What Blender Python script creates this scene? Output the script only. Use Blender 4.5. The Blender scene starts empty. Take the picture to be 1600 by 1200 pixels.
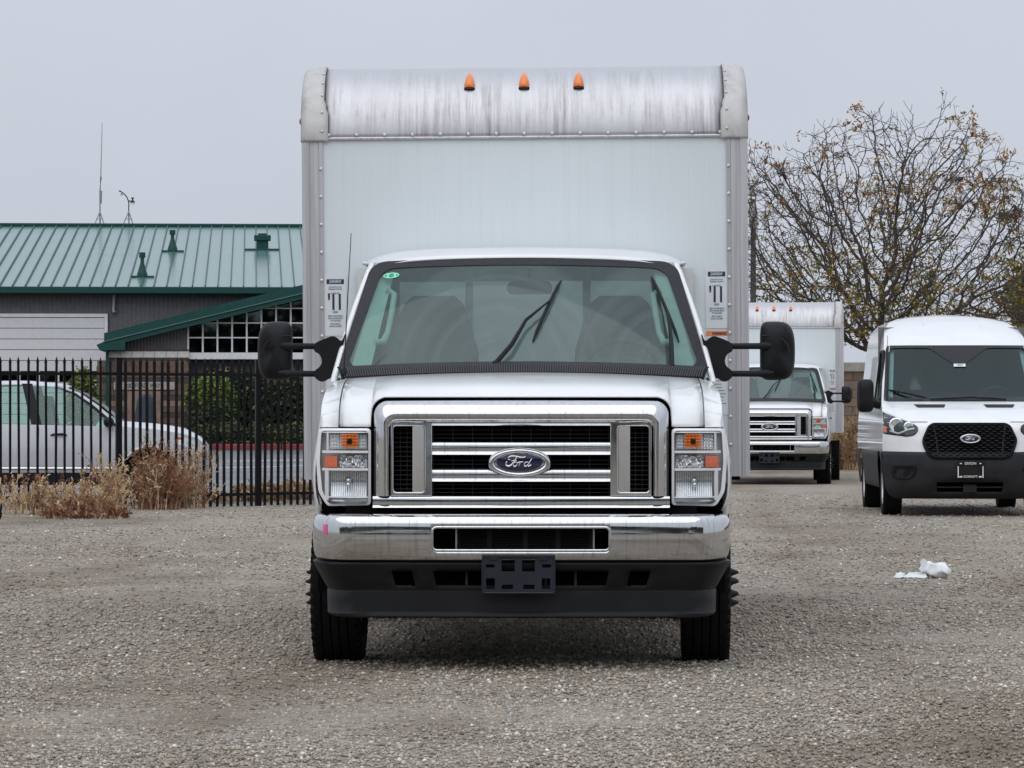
import bpy, bmesh, math, random
import numpy as np
from mathutils import Vector, Matrix, noise

random.seed(7)
RNG = np.random.default_rng(7)
R = math.radians
PI = math.pi
SC = bpy.context.scene
COL = SC.collection

# ------------------------------------------------------------------ camera, sky, sun, exposure
CAM_Z = 1.258
cam_d = bpy.data.cameras.new('camera')
cam = bpy.data.objects.new('camera', cam_d)
COL.objects.link(cam)
cam.location = (0, 0, CAM_Z)
cam.rotation_euler = (PI / 2 + math.atan(45 / 6000), 0, 0)
cam_d.sensor_width = 36.0
cam_d.lens = 135.0
cam_d.clip_start = 0.5
cam_d.clip_end = 3000
SC.camera = cam

world = bpy.data.worlds.new('World')
SC.world = world
world.use_nodes = True
wt = world.node_tree
wt.nodes.clear()
w_out = wt.nodes.new('ShaderNodeOutputWorld')
w_bg = wt.nodes.new('ShaderNodeBackground')
w_sky = wt.nodes.new('ShaderNodeTexSky')
w_sky.sky_type = 'NISHITA'
w_sky.sun_disc = False
w_sky.sun_elevation = R(58)
w_sky.sun_rotation = R(200)
w_sky.dust_density = 6.0
w_sky.air_density = 1.5
w_geo = wt.nodes.new('ShaderNodeTexCoord')
w_sep = wt.nodes.new('ShaderNodeSeparateXYZ')
wt.links.new(w_geo.outputs['Generated'], w_sep.inputs[0])
# overcast deck: luminance rises from horizon to zenith as under any closed cloud layer
w_ramp = wt.nodes.new('ShaderNodeMapRange')
w_ramp.inputs['From Min'].default_value = 0.0
w_ramp.inputs['From Max'].default_value = 1.0
w_ramp.inputs['To Min'].default_value = 1.0
w_ramp.inputs['To Max'].default_value = 1.8
wt.links.new(w_sep.outputs['Z'], w_ramp.inputs['Value'])
w_noise = wt.nodes.new('ShaderNodeTexNoise')
w_noise.inputs['Scale'].default_value = 8.0
w_noise.inputs['Detail'].default_value = 4
wt.links.new(w_geo.outputs['Generated'], w_noise.inputs['Vector'])
w_nm = wt.nodes.new('ShaderNodeMapRange')
w_nm.inputs['To Min'].default_value = 0.90
w_nm.inputs['To Max'].default_value = 1.10
wt.links.new(w_noise.outputs['Fac'], w_nm.inputs['Value'])
w_mul = wt.nodes.new('ShaderNodeMath')
w_mul.operation = 'MULTIPLY'
wt.links.new(w_ramp.outputs['Result'], w_mul.inputs[0])
wt.links.new(w_nm.outputs['Result'], w_mul.inputs[1])
w_grey = wt.nodes.new('ShaderNodeVectorMath')
w_grey.operation = 'SCALE'
w_grey.inputs[0].default_value = (5.75, 6.15, 6.95)
wt.links.new(w_mul.outputs[0], w_grey.inputs['Scale'])
w_mix = wt.nodes.new('ShaderNodeMix')
w_mix.data_type = 'RGBA'
w_mix.inputs['Factor'].default_value = 0.95
wt.links.new(w_sky.outputs['Color'], w_mix.inputs['A'])
wt.links.new(w_grey.outputs['Vector'], w_mix.inputs['B'])
wt.links.new(w_mix.outputs['Result'], w_bg.inputs['Color'])
w_bg.inputs['Strength'].default_value = 0.1
wt.links.new(w_bg.outputs[0], w_out.inputs['Surface'])

sun_d = bpy.data.lights.new('sun', 'SUN')
sun_d.energy = 1.0
sun_d.angle = R(80)
sun_d.color = (1.0, 0.97, 0.93)
sun = bpy.data.objects.new('sun', sun_d)
COL.objects.link(sun)
sun.rotation_euler = (R(32), 0, R(-20))     # high, from behind the viewpoint

SC.view_settings.view_transform = 'Standard'
SC.view_settings.look = 'None'
SC.view_settings.exposure = 0.0
SC.view_settings.gamma = 1.0
SC.view_settings.use_curve_mapping = False
SC.render.engine = 'CYCLES'
SC.cycles.max_bounces = 10
SC.cycles.transparent_max_bounces = 16
SC.cycles.glossy_bounces = 5
SC.cycles.caustics_reflective = False
SC.cycles.caustics_refractive = False
SC.cycles.use_denoising = True

# ------------------------------------------------------------------ materials
M = {}

def nt_new(name):
    m = bpy.data.materials.new(name)
    m.use_nodes = True
    t = m.node_tree
    b = t.nodes['Principled BSDF']
    M[name] = m
    return m, t, b

def noise_fac(t, scale, detail=4, vec=None, rough=0.55, stretch=None):
    n = t.nodes.new('ShaderNodeTexNoise')
    n.inputs['Scale'].default_value = scale
    n.inputs['Detail'].default_value = detail
    n.inputs['Roughness'].default_value = rough
    if vec is None:
        tc = t.nodes.new('ShaderNodeTexCoord')
        vec = tc.outputs['Object']
    if stretch:
        mp = t.nodes.new('ShaderNodeMapping')
        mp.inputs['Scale'].default_value = stretch
        t.links.new(vec, mp.inputs['Vector'])
        vec = mp.outputs['Vector']
    t.links.new(vec, n.inputs['Vector'])
    return n.outputs['Fac']

def ramp(t, fac, stops):
    r = t.nodes.new('ShaderNodeValToRGB')
    e = r.color_ramp.elements
    while len(e) < len(stops):
        e.new(0.5)
    for i, (p, c) in enumerate(stops):
        e[i].position = p
        e[i].color = (c[0], c[1], c[2], 1) if not isinstance(c, (int, float)) else (c, c, c, 1)
    t.links.new(fac, r.inputs['Fac'])
    return r.outputs['Color']

def mixc(t, fac, a, b, mode='MIX'):
    m = t.nodes.new('ShaderNodeMix')
    m.data_type = 'RGBA'
    m.blend_type = mode
    for sock, v in (('Factor', fac), ('A', a), ('B', b)):
        if isinstance(v, (int, float)):
            m.inputs[sock].default_value = v
        elif isinstance(v, tuple):
            m.inputs[sock].default_value = (v[0], v[1], v[2], 1)
        else:
            t.links.new(v, m.inputs[sock])
    return m.outputs['Result']

def bump(t, b, height, strength=0.3, dist=0.01):
    n = t.nodes.new('ShaderNodeBump')
    n.inputs['Strength'].default_value = strength
    n.inputs['Distance'].default_value = dist
    t.links.new(height, n.inputs['Height'])
    t.links.new(n.outputs['Normal'], b.inputs['Normal'])

def simple(name, col, rough=0.5, metal=0.0, var=0.12, vscale=6.0, coat=0.0, bmp=0.0, bscale=120.0, stretch=None, spec=0.5):
    m, t, b = nt_new(name)
    b.inputs['Roughness'].default_value = rough
    b.inputs['Metallic'].default_value = metal
    b.inputs['Specular IOR Level'].default_value = spec
    if coat:
        b.inputs['Coat Weight'].default_value = coat
        b.inputs['Coat Roughness'].default_value = 0.05
    f = noise_fac(t, vscale, 5, stretch=stretch)
    lo = tuple(c * (1 - var) for c in col)
    hi = tuple(min(1, c * (1 + var)) for c in col)
    t.links.new(ramp(t, f, [(0.3, lo), (0.7, hi)]), b.inputs['Base Color'])
    if bmp:
        bump(t, b, noise_fac(t, bscale, 3), bmp, 0.004)
    return m

# white vehicle paint, wet with fine drops
def paint(name, col):
    m, t, b = nt_new(name)
    b.inputs['Roughness'].default_value = 0.32
    b.inputs['Coat Weight'].default_value = 0.8
    b.inputs['Coat Roughness'].default_value = 0.06
    f = noise_fac(t, 3.0, 6)
    c = ramp(t, f, [(0.3, tuple(x * 0.93 for x in col)), (0.65, col)])
    st = noise_fac(t, 1.0, 4, stretch=(45, 45, 2.0))
    c2 = mixc(t, ramp(t, st, [(0.52, 0.0), (0.8, 0.16)]), c, (0.45, 0.44, 0.42))
    t.links.new(c2, b.inputs['Base Color'])
    v = t.nodes.new('ShaderNodeTexVoronoi')
    v.inputs['Scale'].default_value = 170
    tc = t.nodes.new('ShaderNodeTexCoord')
    t.links.new(tc.outputs['Object'], v.inputs['Vector'])
    bump(t, b, ramp(t, v.outputs['Distance'], [(0.05, 1.0), (0.35, 0.0)]), 0.06, 0.002)
    return m

paint('white_paint', (0.80, 0.81, 0.82))
paint('silver_paint', (0.56, 0.57, 0.60))

# chrome with dried water runs
m, t, b = nt_new('chrome')
b.inputs['Metallic'].default_value = 1.0
st = noise_fac(t, 1.0, 5, stretch=(60, 60, 1.2))
f = noise_fac(t, 9.0, 5)
c = ramp(t, st, [(0.35, (0.64, 0.65, 0.66)), (0.60, (0.58, 0.59, 0.60)), (0.75, (0.40, 0.40, 0.39))])
t.links.new(c, b.inputs['Base Color'])
t.links.new(ramp(t, f, [(0.3, 0.035), (0.7, 0.11)]), b.inputs['Roughness'])
bump(t, b, noise_fac(t, 5.0, 2), 0.02, 0.01)

# rolled aluminium nose with dark rain streaks
m, t, b = nt_new('aluminium_nose')
b.inputs['Metallic'].default_value = 0.85
tc = t.nodes.new('ShaderNodeTexCoord')
sp = t.nodes.new('ShaderNodeSeparateXYZ')
t.links.new(tc.outputs['Object'], sp.inputs[0])
st = noise_fac(t, 1.0, 6, stretch=(38, 3, 1.6), rough=0.7)
pat = noise_fac(t, 1.0, 4, stretch=(3.0, 2, 2.2))
low = t.nodes.new('ShaderNodeMapRange')
low.inputs['From Min'].default_value = 1.16
low.inputs['From Max'].default_value = 0.90
t.links.new(sp.outputs['Z'], low.inputs['Value'])
mm = t.nodes.new('ShaderNodeMath'); mm.operation = 'MULTIPLY'
t.links.new(ramp(t, st, [(0.40, 0.0), (0.66, 1.0)]), mm.inputs[0])
t.links.new(ramp(t, pat, [(0.34, 0.0), (0.58, 1.0)]), mm.inputs[1])
m2 = t.nodes.new('ShaderNodeMath'); m2.operation = 'MULTIPLY'
t.links.new(mm.outputs[0], m2.inputs[0])
t.links.new(low.outputs['Result'], m2.inputs[1])
fine = noise_fac(t, 160.0, 3)
base = mixc(t, ramp(t, fine, [(0.35, 0.0), (0.7, 0.25)]), (0.56, 0.56, 0.58), (0.46, 0.46, 0.47))
t.links.new(mixc(t, m2.outputs[0], base, (0.25, 0.24, 0.23)), b.inputs['Base Color'])
t.links.new(ramp(t, fine, [(0.3, 0.42), (0.7, 0.55)]), b.inputs['Roughness'])
bump(t, b, fine, 0.12, 0.002)

# extruded aluminium posts
m, t, b = nt_new('aluminium')
b.inputs['Metallic'].default_value = 0.7
st = noise_fac(t, 1.0, 5, stretch=(50, 50, 1.0))
t.links.new(ramp(t, st, [(0.3, (0.46, 0.46, 0.47)), (0.7, (0.66, 0.66, 0.68))]), b.inputs['Base Color'])
b.inputs['Roughness'].default_value = 0.42
# cast end caps
m, t, b = nt_new('cast_aluminium')
b.inputs['Metallic'].default_value = 0.2
f = noise_fac(t, 9, 8, rough=0.7)
t.links.new(ramp(t, f, [(0.28, (0.33, 0.32, 0.30)), (0.44, (0.49, 0.48, 0.465)), (0.7, (0.56, 0.56, 0.555))]), b.inputs['Base Color'])
b.inputs['Roughness'].default_value = 0.5
bump(t, b, noise_fac(t, 60, 4), 0.15, 0.004)
# box front panel
m, t, b = nt_new('box_panel')
st = noise_fac(t, 1.0, 8, stretch=(38, 38, 0.55), rough=0.8)
lg = noise_fac(t, 0.9, 3)
c = ramp(t, lg, [(0.3, (0.67, 0.73, 0.755)), (0.7, (0.72, 0.775, 0.795))])
t.links.new(mixc(t, ramp(t, st, [(0.5, 0.0), (0.78, 0.28)]), c, (0.48, 0.49, 0.48)), b.inputs['Base Color'])
b.inputs['Roughness'].default_value = 0.4

simple('black_plastic', (0.009, 0.0095, 0.011), 0.5, var=0.3, bmp=0.25, bscale=250, spec=0.22)
simple('grey_plastic', (0.022, 0.023, 0.026), 0.6, var=0.25, bmp=0.2, bscale=250, spec=0.25)
simple('bracket_plastic', (0.016, 0.020, 0.028), 0.5, var=0.2, spec=0.3)
simple('frit', (0.020, 0.021, 0.024), 0.4, var=0.3, vscale=60, spec=0.22)
simple('rubber', (0.009, 0.009, 0.010), 0.75, var=0.35, bmp=0.4, bscale=90, spec=0.15)
simple('dark_metal', (0.010, 0.010, 0.011), 0.6, var=0.3, spec=0.25)
simple('black_gap', (0.003, 0.003, 0.0035), 0.9, var=0.2, spec=0.1)
simple('rim_white', (0.75, 0.75, 0.73), 0.4)
simple('amber', (0.80, 0.20, 0.02), 0.22, var=0.2, vscale=60, coat=0.6)
simple('amber_orange', (0.85, 0.13, 0.025), 0.22, var=0.2, vscale=80, coat=0.6)
simple('red_lens', (0.30, 0.05, 0.03), 0.3)
simple('emblem_blue', (0.006, 0.010, 0.05), 0.12, coat=1.0)
simple('emblem_silver', (0.78, 0.78, 0.80), 0.16, metal=1.0)
simple('reflector', (0.86, 0.87, 0.88), 0.10, metal=0.8, var=0.08)
simple('seat_grey', (0.14, 0.14, 0.14), 0.9)
simple('seat_dark', (0.04, 0.04, 0.042), 0.9, bmp=0.2)
simple('trim_pale', (0.66, 0.68, 0.65), 0.7)
simple('dash_grey', (0.05, 0.055, 0.058), 0.7)
simple('cowl_grey', (0.055, 0.056, 0.06), 0.6, spec=0.25)
simple('lamp_silver', (0.88, 0.88, 0.89), 0.22, metal=0.0, var=0.04, coat=0.5)
simple('headliner', (0.50, 0.51, 0.49), 0.9)
simple('label_white', (0.72, 0.75, 0.78), 0.4, var=0.03)
simple('label_navy', (0.02, 0.022, 0.06), 0.5)
simple('label_orange', (0.78, 0.26, 0.08), 0.5)
simple('sticker_green', (0.25, 0.70, 0.50), 0.5)
simple('sticker_dark_green', (0.02, 0.30, 0.14), 0.5)
simple('sticker_pink', (0.75, 0.10, 0.33), 0.35)
simple('plate_silver', (0.55, 0.55, 0.56), 0.35, metal=0.6)
simple('fence_black', (0.005, 0.005, 0.006), 0.45, var=0.3, spec=0.15)
simple('green_trim', (0.005, 0.058, 0.048), 0.45, var=0.15, spec=0.35)
simple('white_trim', (0.78, 0.79, 0.80), 0.5, var=0.05)
simple('garage_white', (0.72, 0.73, 0.74), 0.5, var=0.05)
simple('wall_grey', (0.125, 0.122, 0.128), 0.65, var=0.15)
simple('soffit_dark', (0.05, 0.05, 0.055), 0.8)
simple('block_white', (0.62, 0.60, 0.57), 0.8, var=0.15)
simple('block_brown', (0.17, 0.11, 0.082), 0.9, var=0.3, vscale=3, bmp=0.6, bscale=30)
simple('block_pink', (0.29, 0.205, 0.165), 0.9, var=0.25, vscale=3, bmp=0.6, bscale=30)
simple('block_dark', (0.075, 0.062, 0.055), 0.9, var=0.3, vscale=3, bmp=0.6, bscale=30)
simple('block_tan', (0.34, 0.25, 0.18), 0.9, var=0.25, vscale=3, bmp=0.6, bscale=30)
simple('block_cap', (0.55, 0.53, 0.50), 0.85, var=0.2, bmp=0.3, bscale=30)
simple('mortar', (0.20, 0.18, 0.16), 0.95)
simple('sign_stone', (0.42, 0.37, 0.33), 0.8)
simple('sign_letter', (0.04, 0.035, 0.035), 0.6)
simple('cover_blue', (0.035, 0.045, 0.065), 0.6, var=0.3)
simple('kerb_red', (0.25, 0.035, 0.042), 0.7, var=0.3, vscale=2)
simple('line_white', (0.70, 0.70, 0.68), 0.7, var=0.2)
simple('bag_white', (0.76, 0.79, 0.80), 0.55, var=0.08)
simple('bark', (0.055, 0.045, 0.038), 0.95, var=0.35, vscale=12, bmp=0.6, bscale=40)
simple('twig', (0.075, 0.06, 0.052), 0.9, var=0.3)
for nm, c in (('leaf_green', (0.085, 0.12, 0.03)), ('leaf_olive', (0.17, 0.15, 0.035)), ('leaf_orange', (0.30, 0.14, 0.055)), ('leaf_yellow', (0.38, 0.24, 0.03)),
              ('bush_lime', (0.15, 0.21, 0.035)), ('bush_green', (0.035, 0.065, 0.022)), ('bush_dark', (0.022, 0.040, 0.020)),
              ('hedge_olive', (0.07, 0.08, 0.035)), ('weed_straw', (0.56, 0.41, 0.24)), ('weed_brown', (0.28, 0.155, 0.085)), ('weed_rust', (0.21, 0.085, 0.045)),
              ('weed_tan', (0.46, 0.33, 0.19))):
    simple(nm, c, 0.75, var=0.35, vscale=9)
simple('pole_grey', (0.30, 0.31, 0.32), 0.5, metal=0.5)
simple('pole_dark', (0.06, 0.06, 0.065), 0.6)
simple('globe_grey', (0.45, 0.46, 0.47), 0.4)
simple('soil', (0.10, 0.075, 0.05), 0.95, var=0.4, bmp=0.5, bscale=8)

# wet standing-seam roof paint: glossy
m, t, b = nt_new('roof_green')
f = noise_fac(t, 0.5, 5)
t.links.new(ramp(t, f, [(0.3, (0.085, 0.185, 0.172)), (0.7, (0.105, 0.215, 0.20))]), b.inputs['Base Color'])
b.inputs['Roughness'].default_value = 0.22
b.inputs['Specular IOR Level'].default_value = 0.62
b.inputs['Coat Weight'].default_value = 0.0
b.inputs['Coat Roughness'].default_value = 0.08
bump(t, b, noise_fac(t, 1.2, 3), 0.05, 0.02)

# window glass: tinted see-through plus mirror by angle
def glass(name, tint, ior=1.5, gl=1.0, rough=0.02, smear=False):
    m = bpy.data.materials.new(name)
    m.use_nodes = True
    t = m.node_tree
    t.nodes.clear()
    o = t.nodes.new('ShaderNodeOutputMaterial')
    tr = t.nodes.new('ShaderNodeBsdfTransparent')
    tr.inputs['Color'].default_value = (*tint, 1)
    g = t.nodes.new('ShaderNodeBsdfGlossy')
    g.inputs['Roughness'].default_value = rough
    g.inputs['Color'].default_value = (gl * .86, gl, gl * .98, 1)
    geo = t.nodes.new('ShaderNodeNewGeometry')
    dt = t.nodes.new('ShaderNodeVectorMath'); dt.operation = 'DOT_PRODUCT'
    t.links.new(geo.outputs['Normal'], dt.inputs[0]); t.links.new(geo.outputs['Incoming'], dt.inputs[1])
    ab = t.nodes.new('ShaderNodeMath'); ab.operation = 'ABSOLUTE'; t.links.new(dt.outputs['Value'], ab.inputs[0])
    om = t.nodes.new('ShaderNodeMath'); om.operation = 'SUBTRACT'; om.inputs[0].default_value = 1.0; t.links.new(ab.outputs[0], om.inputs[1])
    pw_ = t.nodes.new('ShaderNodeMath'); pw_.operation = 'POWER'; pw_.inputs[1].default_value = 5.0; t.links.new(om.outputs[0], pw_.inputs[0])
    f0 = ((ior - 1) / (ior + 1)) ** 2 * 1.35
    mx = t.nodes.new('ShaderNodeMixShader')
    mm = t.nodes.new('ShaderNodeMath'); mm.operation = 'MULTIPLY_ADD'
    mm.inputs[1].default_value = 1 - f0; mm.inputs[2].default_value = f0
    mm.use_clamp = True
    t.links.new(pw_.outputs[0], mm.inputs[0])
    t.links.new(mm.outputs[0], mx.inputs[0])
    t.links.new(tr.outputs[0], mx.inputs[1])
    t.links.new(g.outputs[0], mx.inputs[2])
    last = mx.outputs[0]
    if smear:   # dirt film left outside and in arcs by the wiper blades
        tc = t.nodes.new('ShaderNodeTexCoord')
        df = t.nodes.new('ShaderNodeBsdfDiffuse')
        df.inputs['Color'].default_value = (0.40, 0.50, 0.48, 1)
        facs = []
        for (cx, cz) in smear:
            mp = t.nodes.new('ShaderNodeMapping')
            mp.inputs['Location'].default_value = (-cx, 0, -cz)
            mp.inputs['Scale'].default_value = (1, 0, 1)
            t.links.new(tc.outputs['Object'], mp.inputs['Vector'])
            ln = t.nodes.new('ShaderNodeVectorMath'); ln.operation = 'LENGTH'
            t.links.new(mp.outputs[0], ln.inputs[0])
            cm = t.nodes.new('ShaderNodeCombineXYZ')
            t.links.new(ln.outputs['Value'], cm.inputs[0])
            rn = noise_fac(t, 17.0, 5, vec=cm.outputs[0]); an_ = noise_fac(t, 3.5, 5)
            mad = t.nodes.new('ShaderNodeMath'); mad.operation = 'MULTIPLY_ADD'; mad.inputs[1].default_value = 0.72
            t.links.new(rn, mad.inputs[0]); hf = t.nodes.new('ShaderNodeMath'); hf.operation = 'MULTIPLY'; hf.inputs[1].default_value = 0.28; t.links.new(an_, hf.inputs[0]); t.links.new(hf.outputs[0], mad.inputs[2]); n = mad.outputs[0]
            inside = t.nodes.new('ShaderNodeMapRange')
            inside.inputs['From Min'].default_value = 0.63
            inside.inputs['From Max'].default_value = 0.615
            t.links.new(ln.outputs['Value'], inside.inputs['Value'])
            mu = t.nodes.new('ShaderNodeMath'); mu.operation = 'MULTIPLY'
            t.links.new(ramp(t, n, [(0.42, 0.03), (0.64, 0.12)]), mu.inputs[0])
            t.links.new(inside.outputs[0], mu.inputs[1])
            facs.append(mu.outputs[0])
        mxm = t.nodes.new('ShaderNodeMath'); mxm.operation = 'MAXIMUM'
        t.links.new(facs[0], mxm.inputs[0]); t.links.new(facs[1], mxm.inputs[1])
        ad = t.nodes.new('ShaderNodeMath'); ad.operation = 'ADD'
        ad.inputs[1].default_value = 0.05
        t.links.new(mxm.outputs[0], ad.inputs[0])
        m2 = t.nodes.new('ShaderNodeMixShader')
        t.links.new(ad.outputs[0], m2.inputs[0])
        t.links.new(last, m2.inputs[1]); t.links.new(df.outputs[0], m2.inputs[2])
        last = m2.outputs[0]
    t.links.new(last, o.inputs['Surface'])
    M[name] = m
glass('windshield_glass', (0.44, 0.62, 0.575), smear=[(-0.12, 1.47), (0.80, 1.47)])
glass('van_glass', (0.42, 0.60, 0.60))
glass('car_glass', (0.80, 0.91, 0.88))
glass('lens_clear', (0.93, 0.94, 0.95), ior=1.45)
glass('building_glass', (0.10, 0.11, 0.11), ior=1.6)

m, t, b = nt_new('translucent_roof')
df = t.nodes.new('ShaderNodeBsdfDiffuse'); tl = t.nodes.new('ShaderNodeBsdfTranslucent'); mx = t.nodes.new('ShaderNodeMixShader')
col_ = ramp(t, noise_fac(t, 2.0, 3), [(0.3, (0.80, 0.81, 0.80)), (0.7, (0.88, 0.88, 0.87))])
for n_ in (df, tl):
    t.links.new(col_, n_.inputs['Color'])
mx.inputs[0].default_value = 0.6
t.links.new(df.outputs[0], mx.inputs[1]); t.links.new(tl.outputs[0], mx.inputs[2])
t.links.new(mx.outputs[0], t.nodes['Material Output'].inputs['Surface'])

# gravel yard
def gravel_material():
    m, t, b = nt_new('gravel')
    tc = t.nodes.new('ShaderNodeTexCoord')
    obj = tc.outputs['Object']
    def vor(scale, feat='F1'):
        v = t.nodes.new('ShaderNodeTexVoronoi')
        v.inputs['Scale'].default_value = scale
        v.feature = feat
        t.links.new(obj, v.inputs['Vector'])
        return v
    v1 = vor(42); v2 = vor(95); v3 = vor(19)
    s1 = t.nodes.new('ShaderNodeSeparateColor'); t.links.new(v1.outputs['Color'], s1.inputs[0])
    s2 = t.nodes.new('ShaderNodeSeparateColor'); t.links.new(v2.outputs['Color'], s2.inputs[0])
    s3 = t.nodes.new('ShaderNodeSeparateColor'); t.links.new(v3.outputs['Color'], s3.inputs[0])
    c1 = ramp(t, s1.outputs[0], [(0.0, (0.12, 0.113, 0.102)), (0.35, (0.29, 0.275, 0.252)), (0.75, (0.41, 0.39, 0.36)), (1.0, (0.62, 0.60, 0.56))])
    c2 = ramp(t, s2.outputs[1], [(0.0, (0.17, 0.158, 0.14)), (0.5, (0.34, 0.32, 0.29)), (1.0, (0.50, 0.48, 0.445))])
    c3 = ramp(t, s3.outputs[2], [(0.0, (0.20, 0.187, 0.17)), (0.5, (0.33, 0.315, 0.285)), (1.0, (0.48, 0.46, 0.425))])
    c = mixc(t, 0.5, c1, c2)
    c = mixc(t, 0.25, c, c3)
    c = mixc(t, 1.0, c, (1.24, 1.165, 1.05), 'MULTIPLY')
    trk = noise_fac(t, 1.0, 5, vec=obj, stretch=(1.1, 0.10, 1), rough=0.6)
    c = mixc(t, ramp(t, trk, [(0.44, 0.0), (0.64, 0.5)]), c, mixc(t, 1.0, c, (0.80, 0.77, 0.73), 'MULTIPLY'))
    big = noise_fac(t, 0.35, 5, vec=obj)
    c = mixc(t, ramp(t, big, [(0.42, 0.0), (0.66, 0.6)]), c, mixc(t, 1.0, c, (0.90, 0.80, 0.69), 'MULTIPLY'))
    wet = noise_fac(t, 1.6, 6, vec=obj, stretch=(1, 2.2, 1), rough=0.6)
    c = mixc(t, ramp(t, wet, [(0.50, 0.0), (0.68, 0.5)]), c, mixc(t, 1.0, c, (0.58, 0.54, 0.50), 'MULTIPLY'))
    da = t.nodes.new('ShaderNodeAttribute'); da.attribute_name = 'damp'
    c = mixc(t, da.outputs['Fac'], c, mixc(t, 1.0, c, (0.56, 0.50, 0.44), 'MULTIPLY'))
    t.links.new(c, b.inputs['Base Color'])
    b.inputs['Roughness'].default_value = 0.7
    h = t.nodes.new('ShaderNodeMath'); h.operation = 'ADD'
    t.links.new(v1.outputs['Distance'], h.inputs[0]); t.links.new(v2.outputs['Distance'], h.inputs[1])
    h2 = t.nodes.new('ShaderNodeMath'); h2.operation = 'MULTIPLY'
    h2.inputs[1].default_value = -1
    t.links.new(h.outputs[0], h2.inputs[0])
    bump(t, b, h2.outputs[0], 0.9, 0.02)
gravel_material()
m, t, b = nt_new('gravel_stone')
at = t.nodes.new('ShaderNodeAttribute'); at.attribute_name = 'tone'
t.links.new(at.outputs['Color'], b.inputs['Base Color'])
b.inputs['Roughness'].default_value = 0.65
m, t, b = nt_new('asphalt')
f = noise_fac(t, 0.25, 6); g = noise_fac(t, 40, 3)
c = ramp(t, f, [(0.3, (0.075, 0.077, 0.083)), (0.7, (0.12, 0.122, 0.13))])
t.links.new(mixc(t, ramp(t, g, [(0.3, 0.0), (0.7, 0.4)]), c, (0.08, 0.08, 0.085)), b.inputs['Base Color'])
t.links.new(ramp(t, f, [(0.4, 0.30), (0.6, 0.55)]), b.inputs['Roughness'])

# ------------------------------------------------------------------ mesh tools
def lerp(a, b, t):
    return a + (b - a) * t

def interp(x, tab):
    xs = [p[0] for p in tab]; ys = [p[1] for p in tab]
    return float(np.interp(x, xs, ys))

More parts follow.
